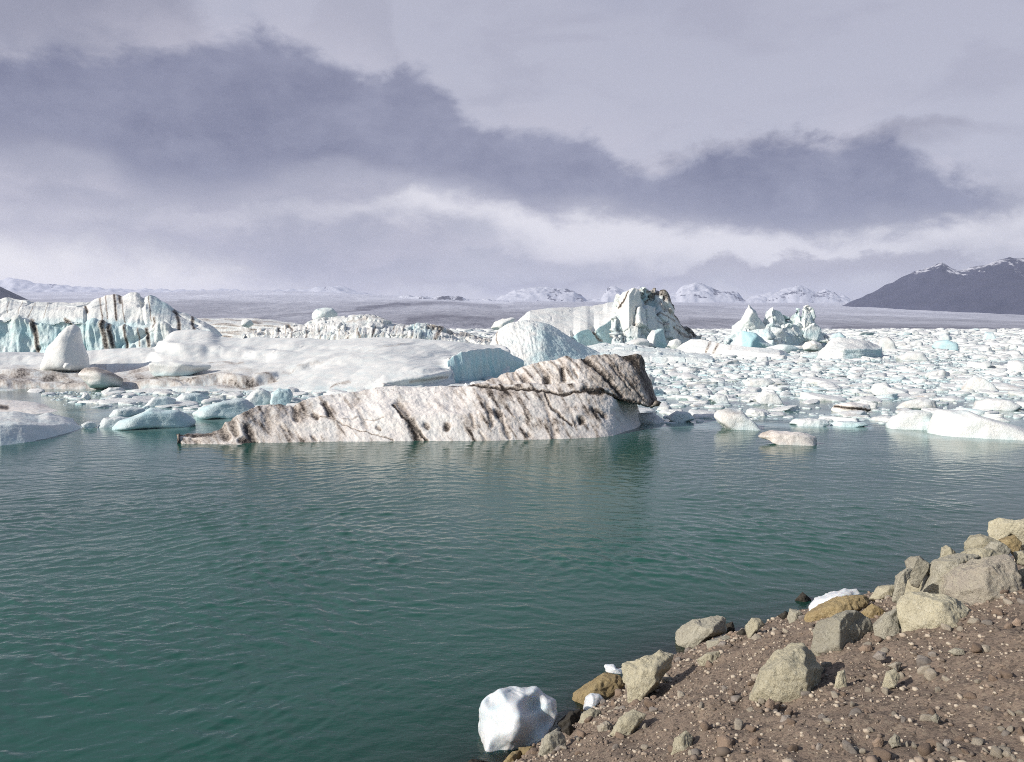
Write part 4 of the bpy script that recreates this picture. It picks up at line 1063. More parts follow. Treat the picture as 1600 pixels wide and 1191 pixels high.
for poly, th, blu, dr, lab, sd_ in NAMED:
    o = chunk('ice_floe', poly, M_FLOE if sd_ != 31 else M_DIRTY, thick=th, seed=sd_, sub=5 if poly[0][1] > 590 else 4, k=11 if sd_ in (30, 35, 36, 37, 53) else 16, amp=.10, fine=.02, scal=0.05 if sd_ in (35, 52, 57) else 0.02, bury=.5 if max(p[1] for p in poly) < 580 else .3,
              bluef=(lambda b: lambda X, Y, V, p: np.clip(b + .35 * fbm(V * 0.6, 3) * (b > .05) + .15 * sstep(.25, 0, V[:, 2]), 0, 1))(blu), dirtf=(lambda d: lambda X, Y, V, p: np.clip(d + .6 * np.maximum(0, fbm(V * 0.8 + 7, 4)) * (d > 0.02), 0, 1))(dr),
              label=lab, cat='ice floe', on='water', front=[(-.5, -.6, .5, .9), (.5, -.6, .5, .9), (0, -.35, .95, .95), (.1, -.9, .15, 1.0)])
    LAND.append((lab, o.location.x, o.location.y))
# the floe carrying a strip of black earth
o = chunk('ice_floe', [(1298, 640), (1305, 632), (1330, 628), (1358, 632), (1362, 641), (1340, 646), (1310, 646)], M_DIRTY, thick=.6, seed=70, sub=5, k=14, amp=.08, bury=.3, dirtf=lambda X, Y, V, p: np.clip(.1 + .95 * stroke(*warp(X, Y, 2, .2), [(1304, 635), (1325, 638), (1345, 639), (1360, 642)], 4.0), 0, 1),
          label='white floe with a strip of black earth along it', cat='ice floe', on='water')
LAND.append(('the floe with a black earth strip', o.location.x, o.location.y))


# ------------------------------------------------------------------ the drifting pack: loose floes
def short(l):
    return l

LM = [('dirty overhanging iceberg', 36, 880), ('dirty iceberg toe', 35, 330), ('broad flat iceberg', 62, 250), ('glassy turquoise slab', 40, 240), ('pale blue sloping slab', 44, 350), ('hump-backed floe', 40, 1150),
      ('lone dirty floe', 34, 1230), ('bright front-rank floe', 40, 1265), ('biggest white floe', 37, 1530), ('black-striped floe', 46, 1330), ('peaked white floe', 62, 1530), ('double-humped floe', 58, 1388),
      ('long low white floe', 112, 1010), ('brown-banded floe', 128, 1150), ('flat-topped iceberg', 126, 1325), ('castle iceberg', 185, 1215), ('saddle-shaped floe', 97, 1530), ('ridged white floe', 52, 1200), ('smooth pale floe', 68, 1186), ('smooth white floe behind the biggest', 48, 1430)]
LMW = [(n, *at(px, HORIZ, Y)[:2]) for n, Y, px in LM]


def label_all(items, lms, noun, cat_words):
    """a label for each loose piece: its look, its side of the nearest landmark and its turn counted out from it"""
    buckets = {}
    for it in items:
        best = min(lms, key=lambda l: math.hypot(it['x'] - l[1], (it['y'] - l[2]) * cat_words['ymul']))
        dx, dy = it['x'] - best[1], it['y'] - best[2]
        if abs(dx) > abs(dy) * 0.8: rel = 'to the right of' if dx > 0 else 'to the left of'
        else: rel = 'beyond' if dy > 0 else 'in front of'
        it['dist'] = math.hypot(dx, dy)
        buckets.setdefault((it['look'], rel, best[0]), []).append(it)
    ords = ['nearest', 'second', 'third', 'fourth', 'fifth', 'sixth', 'seventh', 'eighth', 'ninth', 'tenth', 'eleventh', 'twelfth', 'thirteenth', 'fourteenth', 'fifteenth', 'sixteenth', 'seventeenth', 'eighteenth', 'nineteenth', 'twentieth']
    for (look, rel, lm), L in buckets.items():
        L.sort(key=lambda i: i['dist'])
        for i, it in enumerate(L):
            pre = '' if len(L) == 1 else (ords[min(i, 19)] + ' ')
            it['label'] = f'{pre}{look} {noun} {rel} the {lm}'


def proto(seed, dims, sub, k=18, npl=13, amp=.10, fine=.03, flat=True):
    r = np.random.default_rng(seed)
    V, F = ico(sub)
    pl = []
    for _ in range(npl):
        n = r.normal(size=3); n /= np.linalg.norm(n); n[2] *= 0.3 if flat else 0.7
        pl.append((*n, r.uniform(.58 if flat else .62, 1.0)))
    if flat:
        for _ in range(3): pl.append((r.normal() * .28, r.normal() * .28, 1, r.uniform(.45, .8)))
    pl += [(1, 0, 0, 1), (-1, 0, 0, 1), (0, 1, 0, 1), (0, -1, 0, 1), (0, 0, 1, 1), (0, 0, -1, 1)]
    p = V * soft_poly(V, pl, k)[:, None]
    off = r.uniform(-40, 40, 3)
    dn = p / np.linalg.norm(p, axis=1)[:, None]
    p = p + dn * (amp * fbm(p * 2.0 + off, 3) + fine * fbm(p * 7 + off, 2))[:, None]
    if flat:      # a melted waterline: wider below, worn above
        p[:, :2] *= (1 + .25 * sstep(.1, -.5, p[:, 2]))[:, None]
    return p * np.array(dims), F


NPR = 22
pr_hi, pr_mid, pr_lo = [], [], []
for i in range(NPR):
    r = np.random.default_rng(900 + i)
    kind = ['flat', 'flat', 'humped', 'flat', 'peaked', 'flat', 'blocky'][i % 7]
    dims = {'flat': (1, r.uniform(.5, .9), r.uniform(.20, .34)), 'humped': (1, r.uniform(.6, .95), r.uniform(.40, .52)), 'peaked': (1, r.uniform(.55, .8), r.uniform(.6, .85)), 'blocky': (1, r.uniform(.6, .9), r.uniform(.45, .62))}[kind]
    k_ = {'flat': 50, 'humped': 22, 'peaked': 60, 'blocky': 60}[kind]
    pr_hi.append((kind, *proto(900 + i, dims, 4, k_, 13, .13, .06))); pr_mid.append((kind, *proto(900 + i, dims, 3, k_, 13, .13, .06))); pr_lo.append((kind, *proto(900 + i, dims, 2, k_, 13, .13, .05)))

blocked = FOOT


def in_foot(px, Y):
    b = np.zeros(len(px), bool)
    for X_, a, c in blocked:
        o = np.argsort(X_)
        ins = (px > X_.min()) & (px < X_.max())
        b |= ins & (Y > np.interp(px, X_[o], np.asarray(a)[o])) & (Y < np.interp(px, X_[o], np.asarray(c)[o]))
    return b


def pack_density(px, py, wx, wy):
    """how closely the lagoon is covered, 0..1"""
    edge = np.interp(px, [-100, 60, 100, 300, 420, 520, 700, 960, 1010, 1100, 1180, 1300, 1380, 1450, 1600, 1800], [600, 612, 636, 646, 640, 632, 610, 640, 664, 664, 656, 662, 664, 676, 680, 680])
    edge = edge + 5 * n2d(wx, wy, 0.12, 3, 3)
    d = np.where(py < edge, 1.0, 0.0)
    d = d * np.where(px < 480, 0.78, 1.0)
    d = d * (1 - 0.92 * stroke(px, py, [(1375, 563), (1480, 565), (1580, 567), (1700, 568)], 5.5))
    d = d * (1 - 0.9 * stroke(px, py, [(1235, 566), (1330, 568), (1420, 566)], 3.5))
    d = d * (1 - 0.85 * stroke(px, py, [(1240, 522), (1420, 521), (1500, 523)], 2.0))
    d = d * (1 - 0.8 * stroke(px, py, [(1560, 548), (1620, 546)], 3))
    d = d * (1 - 0.7 * stroke(px, py, [(1230, 645), (1290, 640)], 8))
    d = d * (1 - 0.8 * stroke(px, py, [(60, 625), (110, 640), (150, 648)], 9))
    gap = n2d(wx * 0.35, wy * 0.9, 0.06, 3, 9.0)
    return d * (1 - 0.75 * sstep(0.14, 0.34, gap))


cand = []
r = np.random.default_rng(77)
# (near depth, far depth, size range, tries) - big floes first, then the small stuff between them
cells = {}


def place(n, d0, d1, smin, smax, gapf, power=2.2):
    # depth is drawn so that the cover is even over the water
    u = r.random(n); Y = np.sqrt(d0 * d0 + u * (d1 * d1 - d0 * d0))
    px = r.uniform(-70, 1680, n)
    X = (px - 800) / F_ * Y
    s = smin + (smax - smin) * r.random(n) ** power
    px_, py_ = proj(np.stack([X, Y, 0 * X], -1))
    ok = (r.random(n) < pack_density(px_, py_, X, Y)) & ~in_foot(px_, Y)
    order = np.argsort(-s)
    for i in order:
        if not ok[i]: continue
        x, y, ss = X[i], Y[i], s[i]
        g = 3.0 if y < 160 else (8.0 if y < 500 else 30.0)
        key = (int(g), int(x // g), int(y // g)); hit = False
        for a in (-1, 0, 1):
            for b in (-1, 0, 1):
                for (qx, qy, qs) in cells.get((int(g), key[1] + a, key[2] + b), ()):
                    if (qx - x) ** 2 + (qy - y) ** 2 < (gapf * (qs + ss)) ** 2: hit = True; break
                if hit: break
            if hit: break
        if hit: continue
        cells.setdefault(key, []).append((x, y, ss))
        cand.append((x, y, ss))


place(1000, 41, 160, 1.1, 2.1, .50, 2.0)
place(7000, 41, 160, .6, 1.15, .44)
place(20000, 41, 160, .2, .5, .47)
place(34000, 40, 120, .08, .22, .44)
place(6000, 160, 500, 1.4, 3.6, .47, 2.0)
place(15000, 160, 500, .55, 1.2, .48)
place(7000, 500, 2380, 5, 13, .47)
place(9000, 500, 2380, 2.5, 5.0, .55)
place(9000, 500, 1300, 1.6, 3.0, .55)
cand = np.array(cand)
app = cand[:, 2] / cand[:, 1]
cpx, _ = proj(np.stack([cand[:, 0], cand[:, 1], 0 * cand[:, 0]], -1))
infr = (cpx > -10) & (cpx < 1610)
order = np.argsort(-(app * infr))
NIND = 255
first = set(order[:NIND].tolist())
hi_mesh = []
for i in range(NPR):
    for tint in range(3):
        kind, V, F = pr_hi[i]
        bl = np.clip([.0, .06, .32][tint] + [.05, .2, .4][tint] * fbm(V * 2 + 3, 3) + .35 * sstep(.05, -.06, V[:, 2]), 0, 1)
        di = np.clip([.03, .12, .0][tint] + [.25, .7, .1][tint] * fbm(V * 2.5 + i, 4), 0, 1)
        hi_mesh.append((kind, V, F, bl, di))
mesh_cache = {}
items = []
sV, sF, sB, sD = [], [], [], []; nv_ = 0
for j in order.tolist():
    x, y, s = cand[j]
    i = int(r.integers(NPR)); tint = int(r.choice([0, 0, 0, 0, 1, 1, 0, 1, 0, 0, 0, 0, 0, 1, 0, 2] if y < 200 else [0] * 16 + [1, 1, 1, 2]))
    kind = pr_hi[i][0]
    if s > 1.3 and y < 110 and kind in ('peaked', 'blocky') and r.random() < .7: i = int(r.choice([0, 1, 2, 3, 5, 7, 8, 9, 10, 12])); kind = pr_hi[i][0]
    ang = r.uniform(0, 2 * math.pi)
    hs = r.uniform(.7, 1.15) * (1.0 if s > .3 else 1.2) * (1.0 if y < 300 else .62)
    sink = r.uniform(.0, .25)
    tilt = r.uniform(-.14, .14)
    if j in first:
        key = (i, tint)
        if key not in mesh_cache:
            _, V, F, bl, di = hi_mesh[i * 3 + tint]
            o = mesh_obj('ice_floe', V, F, M_FLOE, smooth=True, attrs={'blue': bl, 'dirt': di}); mesh_cache[key] = o
        else:
            o = mesh_cache[key].copy(); col.objects.link(o)
        zs = pr_hi[i][1][:, 2].max()
        o.location = (x, y, -sink * s * zs * hs); o.scale = (s, s, s * hs); o.rotation_euler = (tilt, tilt * .6, ang)
        sz = 'large' if s > 1.25 else ('mid-sized' if s > .75 else 'small')
        look = f"{sz} {['white', 'grey', 'blue-tinged'][tint]} {kind}"
        items.append(dict(o=o, x=x, y=y, look=look))
    else:
        kind, V, F = (pr_mid if s / y > .006 else pr_lo)[i]
        c_, s_ = math.cos(ang), math.sin(ang)
        Q = np.stack([V[:, 0] * c_ - V[:, 1] * s_, V[:, 0] * s_ + V[:, 1] * c_, V[:, 2] * hs + tilt * V[:, 0]], -1) * s
        Q += (x, y, -sink * s * .3 * hs)
        Q[:, 2] = np.maximum(Q[:, 2], -.5)
        sV.append(Q); sF.append(F + nv_); nv_ += len(V)
        tb = [.0, .06, .32][tint]; td = [.04, .14, .0][tint]
        sB.append(np.clip(np.full(len(V), tb) + .4 * sstep(.12, 0, Q[:, 2]), 0, 1)); sD.append(np.full(len(V), td * r.uniform(.4, 1.3)))
label_all(items, LMW, 'floe', dict(ymul=.6))
for it in items: tag(it['o'], it['label'], 'ice floe', 'loose floes of the pack')
o = mesh_obj('brash_ice', np.concatenate(sV), np.concatenate(sF), M_FLOE, smooth=True, attrs={'blue': np.concatenate(sB), 'dirt': np.concatenate(sD)})
tag(o, 'dense brash of small broken ice pieces covering the lagoon to its far shore', kind='stuff')
print('FLOES', len(cand), 'verts', nv_)

# ------------------------------------------------------------------ water
yr = np.concatenate([np.arange(3, 7, .2), np.arange(7, 14, .028), np.arange(14, 22, .05), np.arange(22, 30, .075), np.arange(30, 46, .13), np.geomspace(46, 5200, 120)])
xr = np.concatenate([-np.geomspace(6000, 26, 60)[:-1], np.arange(-26, -9, .065), np.arange(-9, 9, .032), np.arange(9, 32, .065), np.geomspace(32, 6000, 60)])
WX, WY = np.meshgrid(xr, yr)
wx, wy = WX.ravel(), WY.ravel()
WZ = np.zeros_like(wx)
near = (wy < 60) & (np.abs(wx) < 45)
ix = np.where(near)[0]
r = np.random.default_rng(11)
qx, qy = wx[ix], wy[ix]
P0 = np.stack([qx, qy, 0 * qx], -1)
m1 = .12 + 1.15 * sstep(-.25, .3, fbm(P0 * .11 + 3, 3)) + .5 * sstep(-1, -5, qx); m2 = .12 + 1.15 * sstep(-.25, .3, fbm(P0 * .13 + 31, 3)) + .4 * sstep(-2, 3, qx); m3 = .4 + .9 * sstep(-.3, .3, fbm(P0 * .2 + 57, 3))
pwx = .35 * fbm(P0 * .45 + 71, 3); pwy = .35 * fbm(P0 * .45 + 83, 3)
z = np.zeros_like(qx)
for i in range(150):
    lam = .13 * (.95 / .13) ** (r.random() ** 1.1)
    grp = i % 3
    th = [R(-52), R(-118), R(-85)][grp] + r.normal(0, R(22))
    kk = 2 * math.pi / lam
    a = .0024 * lam * [1.0, 1.0, .75][grp] * (1.0 if lam < .5 else .75)
    ph = (math.cos(th) * (qx + pwx) + math.sin(th) * (qy + pwy)) * kk + r.uniform(0, 6.28)
    s_ = .5 + .5 * np.sin(ph)
    fade = np.clip((lam / (.0085 * qy)) - .5, 0, 1)
    z += a * 2.2 * (s_ ** 1.8) * [m1, m2, m3][grp] * fade
calm = sstep(-4, 1.0, -bank_t(qx, qy)) * .0 + np.clip((-bank_t(qx, qy)) / 3.0, .25, 1)
shelter = 1 - .62 * sstep(17, 32, qy)
WZ[ix] = z * calm * shelter
depth = np.clip(-bank_z(wx, wy), 0, 3)
px_, py_ = proj(np.stack([wx, wy, 0 * wx], -1))
ice_tint = np.zeros_like(wx)  # paler water colour over submerged ice and in the slush
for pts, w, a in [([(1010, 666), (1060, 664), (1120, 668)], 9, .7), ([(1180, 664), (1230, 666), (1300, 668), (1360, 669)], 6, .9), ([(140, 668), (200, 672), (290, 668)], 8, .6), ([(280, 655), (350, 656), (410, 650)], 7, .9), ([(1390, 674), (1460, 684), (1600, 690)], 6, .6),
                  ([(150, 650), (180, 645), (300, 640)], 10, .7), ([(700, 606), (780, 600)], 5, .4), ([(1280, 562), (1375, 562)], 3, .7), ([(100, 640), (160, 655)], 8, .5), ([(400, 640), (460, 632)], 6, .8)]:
    ice_tint = np.maximum(ice_tint, a * stroke(px_, py_, pts, w))
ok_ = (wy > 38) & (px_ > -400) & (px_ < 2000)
ice_tint[ok_] = np.maximum(ice_tint[ok_], .6 * pack_density(px_[ok_], py_[ok_], wx[ok_], wy[ok_]))
mw, k = new_mat('lagoon_water')
k.t.nodes.remove(k.b)
co = k.n('ShaderNodeTexCoord').outputs['Object']
nl = k.noise(co, .07, 4, .55)
tealc = k.mix(k.smooth(nl, .35, .65), (0.015, 0.077, 0.060), (0.021, 0.095, 0.073))
tealc = k.mix(k.attr('ice_tint'), tealc, (0.27, 0.41, 0.41))
cs = k.n('ShaderNodeMapping', ins={'Vector': co, 'Scale': (1.0, 1.6, 1.0), 'Rotation': (0, 0, R(12))}).outputs[0]
cs2 = k.n('ShaderNodeMapping', ins={'Vector': co, 'Scale': (1.0, 2.2, 1.0), 'Rotation': (0, 0, R(-28))}).outputs[0]
b1 = k.noise(cs, 4.5, 3, .5, .6); b2 = k.noise(cs2, 9.0, 2, .5, .4); b3 = k.noise(cs2, 1.2, 3, .5, .5)
patch = k.smooth(k.noise(co, .16, 3, .5), .32, .66)
hgt = k.m('ADD', k.m('MULTIPLY', k.m('ADD', k.m('MULTIPLY', b1, .65), k.m('MULTIPLY', b2, .25)), k.m('ADD', .45, k.m('MULTIPLY', patch, .8))), k.m('MULTIPLY', b3, .55))
dst = k.n('ShaderNodeSeparateXYZ', ins={'Vector': co}).outputs[1]
nb = k.bump(k.m('MULTIPLY', hgt, k.m('SUBTRACT', 1.0, k.m('MULTIPLY', k.smooth(dst, 14.0, 30.0), .45))), .36, .055)
dif = k.n('ShaderNodeBsdfDiffuse', ins={'Color': tealc, 'Normal': nb})
tr = k.n('ShaderNodeBsdfTransparent', ins={'Color': (.55, .72, .66, 1)})
turb = k.n('ShaderNodeMixShader', ins={0: k.attr('opaque'), 1: tr.outputs[0], 2: dif.outputs[0]})
gl = k.n('ShaderNodeBsdfGlossy', ins={'Color': (1, 1, 1, 1), 'Roughness': .06, 'Normal': nb})
fr = k.n('ShaderNodeFresnel', ins={'IOR': 1.333, 'Normal': nb})
ms = k.n('ShaderNodeMixShader', ins={0: fr.outputs[0], 1: turb.outputs[0], 2: gl.outputs[0]})
k.link(ms.outputs[0], k.out.inputs[0])
o = mesh_obj('water', np.stack([wx, wy, WZ], -1), grid_faces(*WX.shape), mw, attrs={'opaque': 1 - np.exp(-depth * 1.5), 'ice_tint': ice_tint})
tag(o, 'teal glacial lagoon water with small wind ripples', kind='structure')

# ------------------------------------------------------------------ far shore: glacier, ice cap, mountains
def ridge_land(name, lines, mat, kind, label, nu=300, nv=(30, 30), amp=10, freq=.004, noise_top=1.0, seed=0, attrf=None, back=1500):
    u = np.linspace(0, 1, nu); L = []
    for pts, Yv in lines:
        X = np.interp(u, [0, 1], [pts[0][0], pts[-1][0]]); py = np.interp(X, *zip(*pts))
        yy = np.interp(X, *zip(*Yv)) if isinstance(Yv, list) else np.full(nu, float(Yv))
        L.append(at(X, py, yy))
    L[0][:, 2] = np.minimum(L[0][:, 2], -.5)
    P = [L[0][None]]
    for i in range(len(L) - 1):
        n = nv[i]; t = np.linspace(0, 1, n + 1)[1:, None, None]
        P.append(L[i][None] * (1 - t) + L[i + 1][None] * t)
    q = L[-1].copy(); q[:, 1] += back; q[:, 2] = np.minimum(q[:, 2] * .2, 0) - 20; q[:, 0] *= 1 + back / q[:, 1].mean() * .4
    t = np.linspace(0, 1, 8)[1:, None, None]
    P.append(L[-1][None] * (1 - t) + q[None] * t)
    P = np.concatenate(P, 0); V = P.reshape(-1, 3); N = grid_normals(P).reshape(-1, 3)
    X_, Y_ = proj(V)
    off = np.random.default_rng(seed).uniform(-60, 60, 3)
    V = V.copy(); V[:, 2] += amp * fbm(V * freq + off, 5) * sstep(0, 60, V[:, 2])
    at_ = attrf(X_, Y_, V, N) if attrf else {}
    o = mesh_obj(name, V, grid_faces(P.shape[0], nu), mat, loc=(0, 0, 0), attrs=at_)
    return tag(o, label, kind=kind)


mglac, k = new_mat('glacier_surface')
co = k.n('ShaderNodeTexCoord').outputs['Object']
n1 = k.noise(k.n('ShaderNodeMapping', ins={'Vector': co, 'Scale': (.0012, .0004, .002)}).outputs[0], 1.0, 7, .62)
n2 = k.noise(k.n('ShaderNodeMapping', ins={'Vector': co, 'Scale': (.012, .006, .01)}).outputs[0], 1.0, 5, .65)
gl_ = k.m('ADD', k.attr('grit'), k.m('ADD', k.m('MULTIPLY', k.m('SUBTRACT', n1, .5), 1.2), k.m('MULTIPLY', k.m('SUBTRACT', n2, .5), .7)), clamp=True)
k.link(k.mix(gl_, (.70, .72, .80), (.12, .12, .155)), k.b.inputs['Base Color']); k.b.inputs['Roughness'].default_value = .9  # ashy grey ice, base colour also darkened in place of cloud shadow
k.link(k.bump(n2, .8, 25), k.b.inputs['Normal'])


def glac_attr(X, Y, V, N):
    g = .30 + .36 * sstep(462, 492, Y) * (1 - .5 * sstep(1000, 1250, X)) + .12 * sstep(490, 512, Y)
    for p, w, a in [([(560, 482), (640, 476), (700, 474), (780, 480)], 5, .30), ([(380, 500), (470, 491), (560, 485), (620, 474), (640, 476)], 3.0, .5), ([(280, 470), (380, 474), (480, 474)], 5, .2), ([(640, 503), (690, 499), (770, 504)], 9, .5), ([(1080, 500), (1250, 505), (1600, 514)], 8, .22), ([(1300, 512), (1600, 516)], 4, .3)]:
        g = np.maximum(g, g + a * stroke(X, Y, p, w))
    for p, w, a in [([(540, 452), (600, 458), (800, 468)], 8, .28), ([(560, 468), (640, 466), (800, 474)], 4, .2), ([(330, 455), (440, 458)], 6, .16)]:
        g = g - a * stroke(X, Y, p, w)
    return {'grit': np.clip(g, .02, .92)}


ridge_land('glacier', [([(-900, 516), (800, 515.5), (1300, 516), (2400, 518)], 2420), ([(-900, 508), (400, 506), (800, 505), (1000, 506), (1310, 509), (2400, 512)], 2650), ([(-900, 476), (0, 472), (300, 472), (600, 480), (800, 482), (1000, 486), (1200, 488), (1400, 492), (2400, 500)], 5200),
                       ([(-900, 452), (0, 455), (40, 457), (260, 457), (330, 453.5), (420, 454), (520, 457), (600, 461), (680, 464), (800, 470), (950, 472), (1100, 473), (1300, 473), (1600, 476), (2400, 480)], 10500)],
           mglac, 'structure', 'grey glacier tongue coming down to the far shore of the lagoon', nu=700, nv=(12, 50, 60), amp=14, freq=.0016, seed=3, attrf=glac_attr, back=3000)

mcap, k = new_mat('ice_cap')
co = k.n('ShaderNodeTexCoord').outputs['Object']
n1 = k.noise(k.n('ShaderNodeMapping', ins={'Vector': co, 'Scale': (.007, .003, .010)}).outputs[0], 1.0, 7, .68)
n2 = k.noise(k.n('ShaderNodeMapping', ins={'Vector': co, 'Scale': (.024, .010, .032)}).outputs[0], 1.0, 5, .7)
rk = k.smooth(k.m('ADD', k.attr('rock'), k.m('ADD', k.m('MULTIPLY', k.m('SUBTRACT', n1, .5), 2.2), k.m('MULTIPLY', k.m('SUBTRACT', n2, .5), 1.6))), .40, .60)
k.link(k.mix(rk, (.50, .52, .59), (.05, .052, .075)), k.b.inputs['Base Color']); k.b.inputs['Roughness'].default_value = .9


def cap(top, Yv, rocks, seed, label, x0=None):
    pts = top
    base = [(pts[0][0], 490), (pts[-1][0], 490)]
    mid = [(x, y + .45 * (478 - y) if y < 478 else y + 1) for x, y in pts]

    def af(X, Y, V, N):
        d = 0 * X
        wx_, wy_ = warp(X, Y, 3, .1)
        for p, w, a in rocks: d = np.maximum(d, .85 * a * stroke(wx_, wy_, p, w * 1.5))
        return {'rock': d - .08}
    return ridge_land('mountain', [(base, Yv - 900), (mid, Yv - 450), (pts, Yv)], mcap, 'structure', label, nu=420, nv=(24, 36), amp=75, freq=.0045, seed=seed, attrf=af)


cap([(-600, 445), (-100, 440), (0, 437), (20, 434), (60, 441), (110, 447), (200, 452), (330, 453), (480, 453), (500, 449), (512, 446), (528, 447.5), (545, 450), (560, 456), (600, 462), (700, 468)], 14500,
    [([(32, 434), (42, 435), (60, 436)], 3, .75), ([(70, 446), (110, 444)], 2.5, .5), ([(505, 450), (530, 450), (545, 455)], 4, .5), ([(350, 456), (420, 460)], 3, .3)], 5, 'pale snow dome of the ice cap fading into cloud')
cap([(560, 470), (640, 465), (656, 463), (690, 461.5), (716, 463), (728, 468), (800, 475)], 9000, [([(655, 470), (690, 466), (722, 470)], 6, .85), ([(575, 463), (590, 468)], 3, .6)], 6, 'low dark rock island streaked with snow in the glacier')
cap([(760, 474), (790, 462), (805, 452), (822, 449.5), (842, 447.5), (855, 450), (862, 452), (872, 450), (885, 451), (896, 453), (905, 459), (915, 468), (940, 466), (950, 449), (962, 449), (975, 456), (1000, 448), (1012, 452), (1030, 462), (1056, 458), (1066, 446), (1085, 442.5), (1100, 445), (1120, 453), (1140, 455), (1152, 459), (1162, 468),
     (1185, 462), (1210, 458), (1230, 451), (1245, 446), (1262, 449), (1275, 456), (1290, 453), (1302, 456), (1315, 463), (1340, 470), (1400, 474)], 12500,
    [([(858, 464), (868, 454), (890, 453), (905, 462)], 7, .75), ([(842, 470), (910, 470)], 4, .5), ([(792, 461), (800, 454)], 3, .6), ([(945, 452), (962, 452)], 5, .6), ([(1058, 458), (1075, 460)], 4, .7), ([(1082, 443), (1096, 445)], 2.5, .6), ([(1080, 461), (1105, 464)], 3.5, .65), ([(1118, 456), (1140, 458), (1158, 468)], 8, .68),
     ([(1225, 465), (1245, 456), (1265, 460)], 8, .6), ([(1270, 466), (1290, 456), (1312, 466)], 8, .68), ([(1318, 457), (1330, 460)], 3, .7), ([(1235, 449), (1248, 447)], 3, .5), ([(1190, 468), (1215, 468)], 3, .5)], 7, 'snowy mountain chain with dark rock faces beyond the glacier')

mmt, k = new_mat('basalt_mountain')
co = k.n('ShaderNodeTexCoord').outputs['Object']
n1 = k.noise(k.n('ShaderNodeMapping', ins={'Vector': co, 'Scale': (.010, .004, .0016), 'Rotation': (0, 0, .2)}).outputs[0], 1.0, 6, .68)
n2 = k.noise(k.n('ShaderNodeMapping', ins={'Vector': co, 'Scale': (.03, .012, .006)}).outputs[0], 1.0, 5, .7)
n3 = k.noise(k.n('ShaderNodeMapping', ins={'Vector': co, 'Scale': (.004, .004, .006)}).outputs[0], 1.0, 6, .65)
rockc = k.mix(k.smooth(n3, .3, .7), (.021, .025, .056), (.040, .044, .080))
sn = k.smooth(k.m('ADD', k.attr('snow'), k.m('ADD', k.m('MULTIPLY', k.m('SUBTRACT', n1, .5), 1.5), k.m('MULTIPLY', k.m('SUBTRACT', n2, .5), 1.2))), .45, .70)
k.link(k.mix(k.m('MULTIPLY', sn, .85), rockc, (.55, .56, .62)), k.b.inputs['Base Color']); k.b.inputs['Roughness'].default_value = .95
k.link(k.bump(n1, .7, 30), k.b.inputs['Normal'])
MT = [(1296, 488), (1310, 480), (1330, 471), (1360, 459), (1380, 448), (1405, 437), (1420, 430), (1432, 423), (1445, 419), (1458, 414), (1471, 408.5), (1478, 412), (1487, 416), (1496, 418), (1508, 418), (1520, 416), (1535, 412), (1546, 409), (1556, 406), (1566, 402), (1577, 399), (1588, 401), (1600, 403), (1640, 399), (1700, 408), (1790, 430), (1900, 450), (2100, 490)]


def mt_attr(X, Y, V, N):
    top = np.interp(X, *zip(*MT))
    s = .40 * sstep(34, 4, Y - top) * sstep(1410, 1440, X) + .25 * sstep(12, 2, Y - top) * sstep(1360, 1400, X)
    for p, w, a in [([(1492, 424), (1505, 431), (1512, 430)], 5, .65), ([(1560, 410), (1568, 406)], 6, .55), ([(1575, 405), (1590, 425), (1600, 430)], 10, .5), ([(1500, 420), (1540, 416)], 6, .45)]:
        s = np.maximum(s, a * stroke(X, Y, p, w))
    return {'snow': s}


ridge_land('mountain', [([(1290, 489), (1310, 486), (1400, 494), (1500, 503), (1600, 512), (1800, 516), (2100, 518)], [(1290, 7400), (1600, 5200), (2100, 4200)]),
                        ([(1293, 488.5), (1310, 483), (1400, 468), (1500, 462), (1600, 458), (1800, 475), (2100, 505)], [(1290, 7700), (1600, 5900), (2100, 4900)]),
                        (MT, [(1296, 8000), (1600, 6800), (2100, 5600)])], mmt, 'structure', 'dark mountain ridge dusted with snow rising over the far shore', nu=420, nv=(50, 60), amp=45, freq=.0035, seed=11, attrf=mt_attr)
ridge_land('hill', [([(-400, 520), (0, 510), (60, 506)], 3600), ([(-400, 480), (-60, 478), (0, 480), (58, 505)], 4100), ([(-400, 400), (-60, 425), (-20, 439), (0, 448), (14, 455), (28, 464), (45, 472), (56, 490)], 4500)], mmt, 'structure', 'dark hillside running off the picture edge', nu=120, nv=(20, 30), amp=14, freq=.005, seed=12, attrf=lambda X, Y, V, N: {'snow': 0 * X})

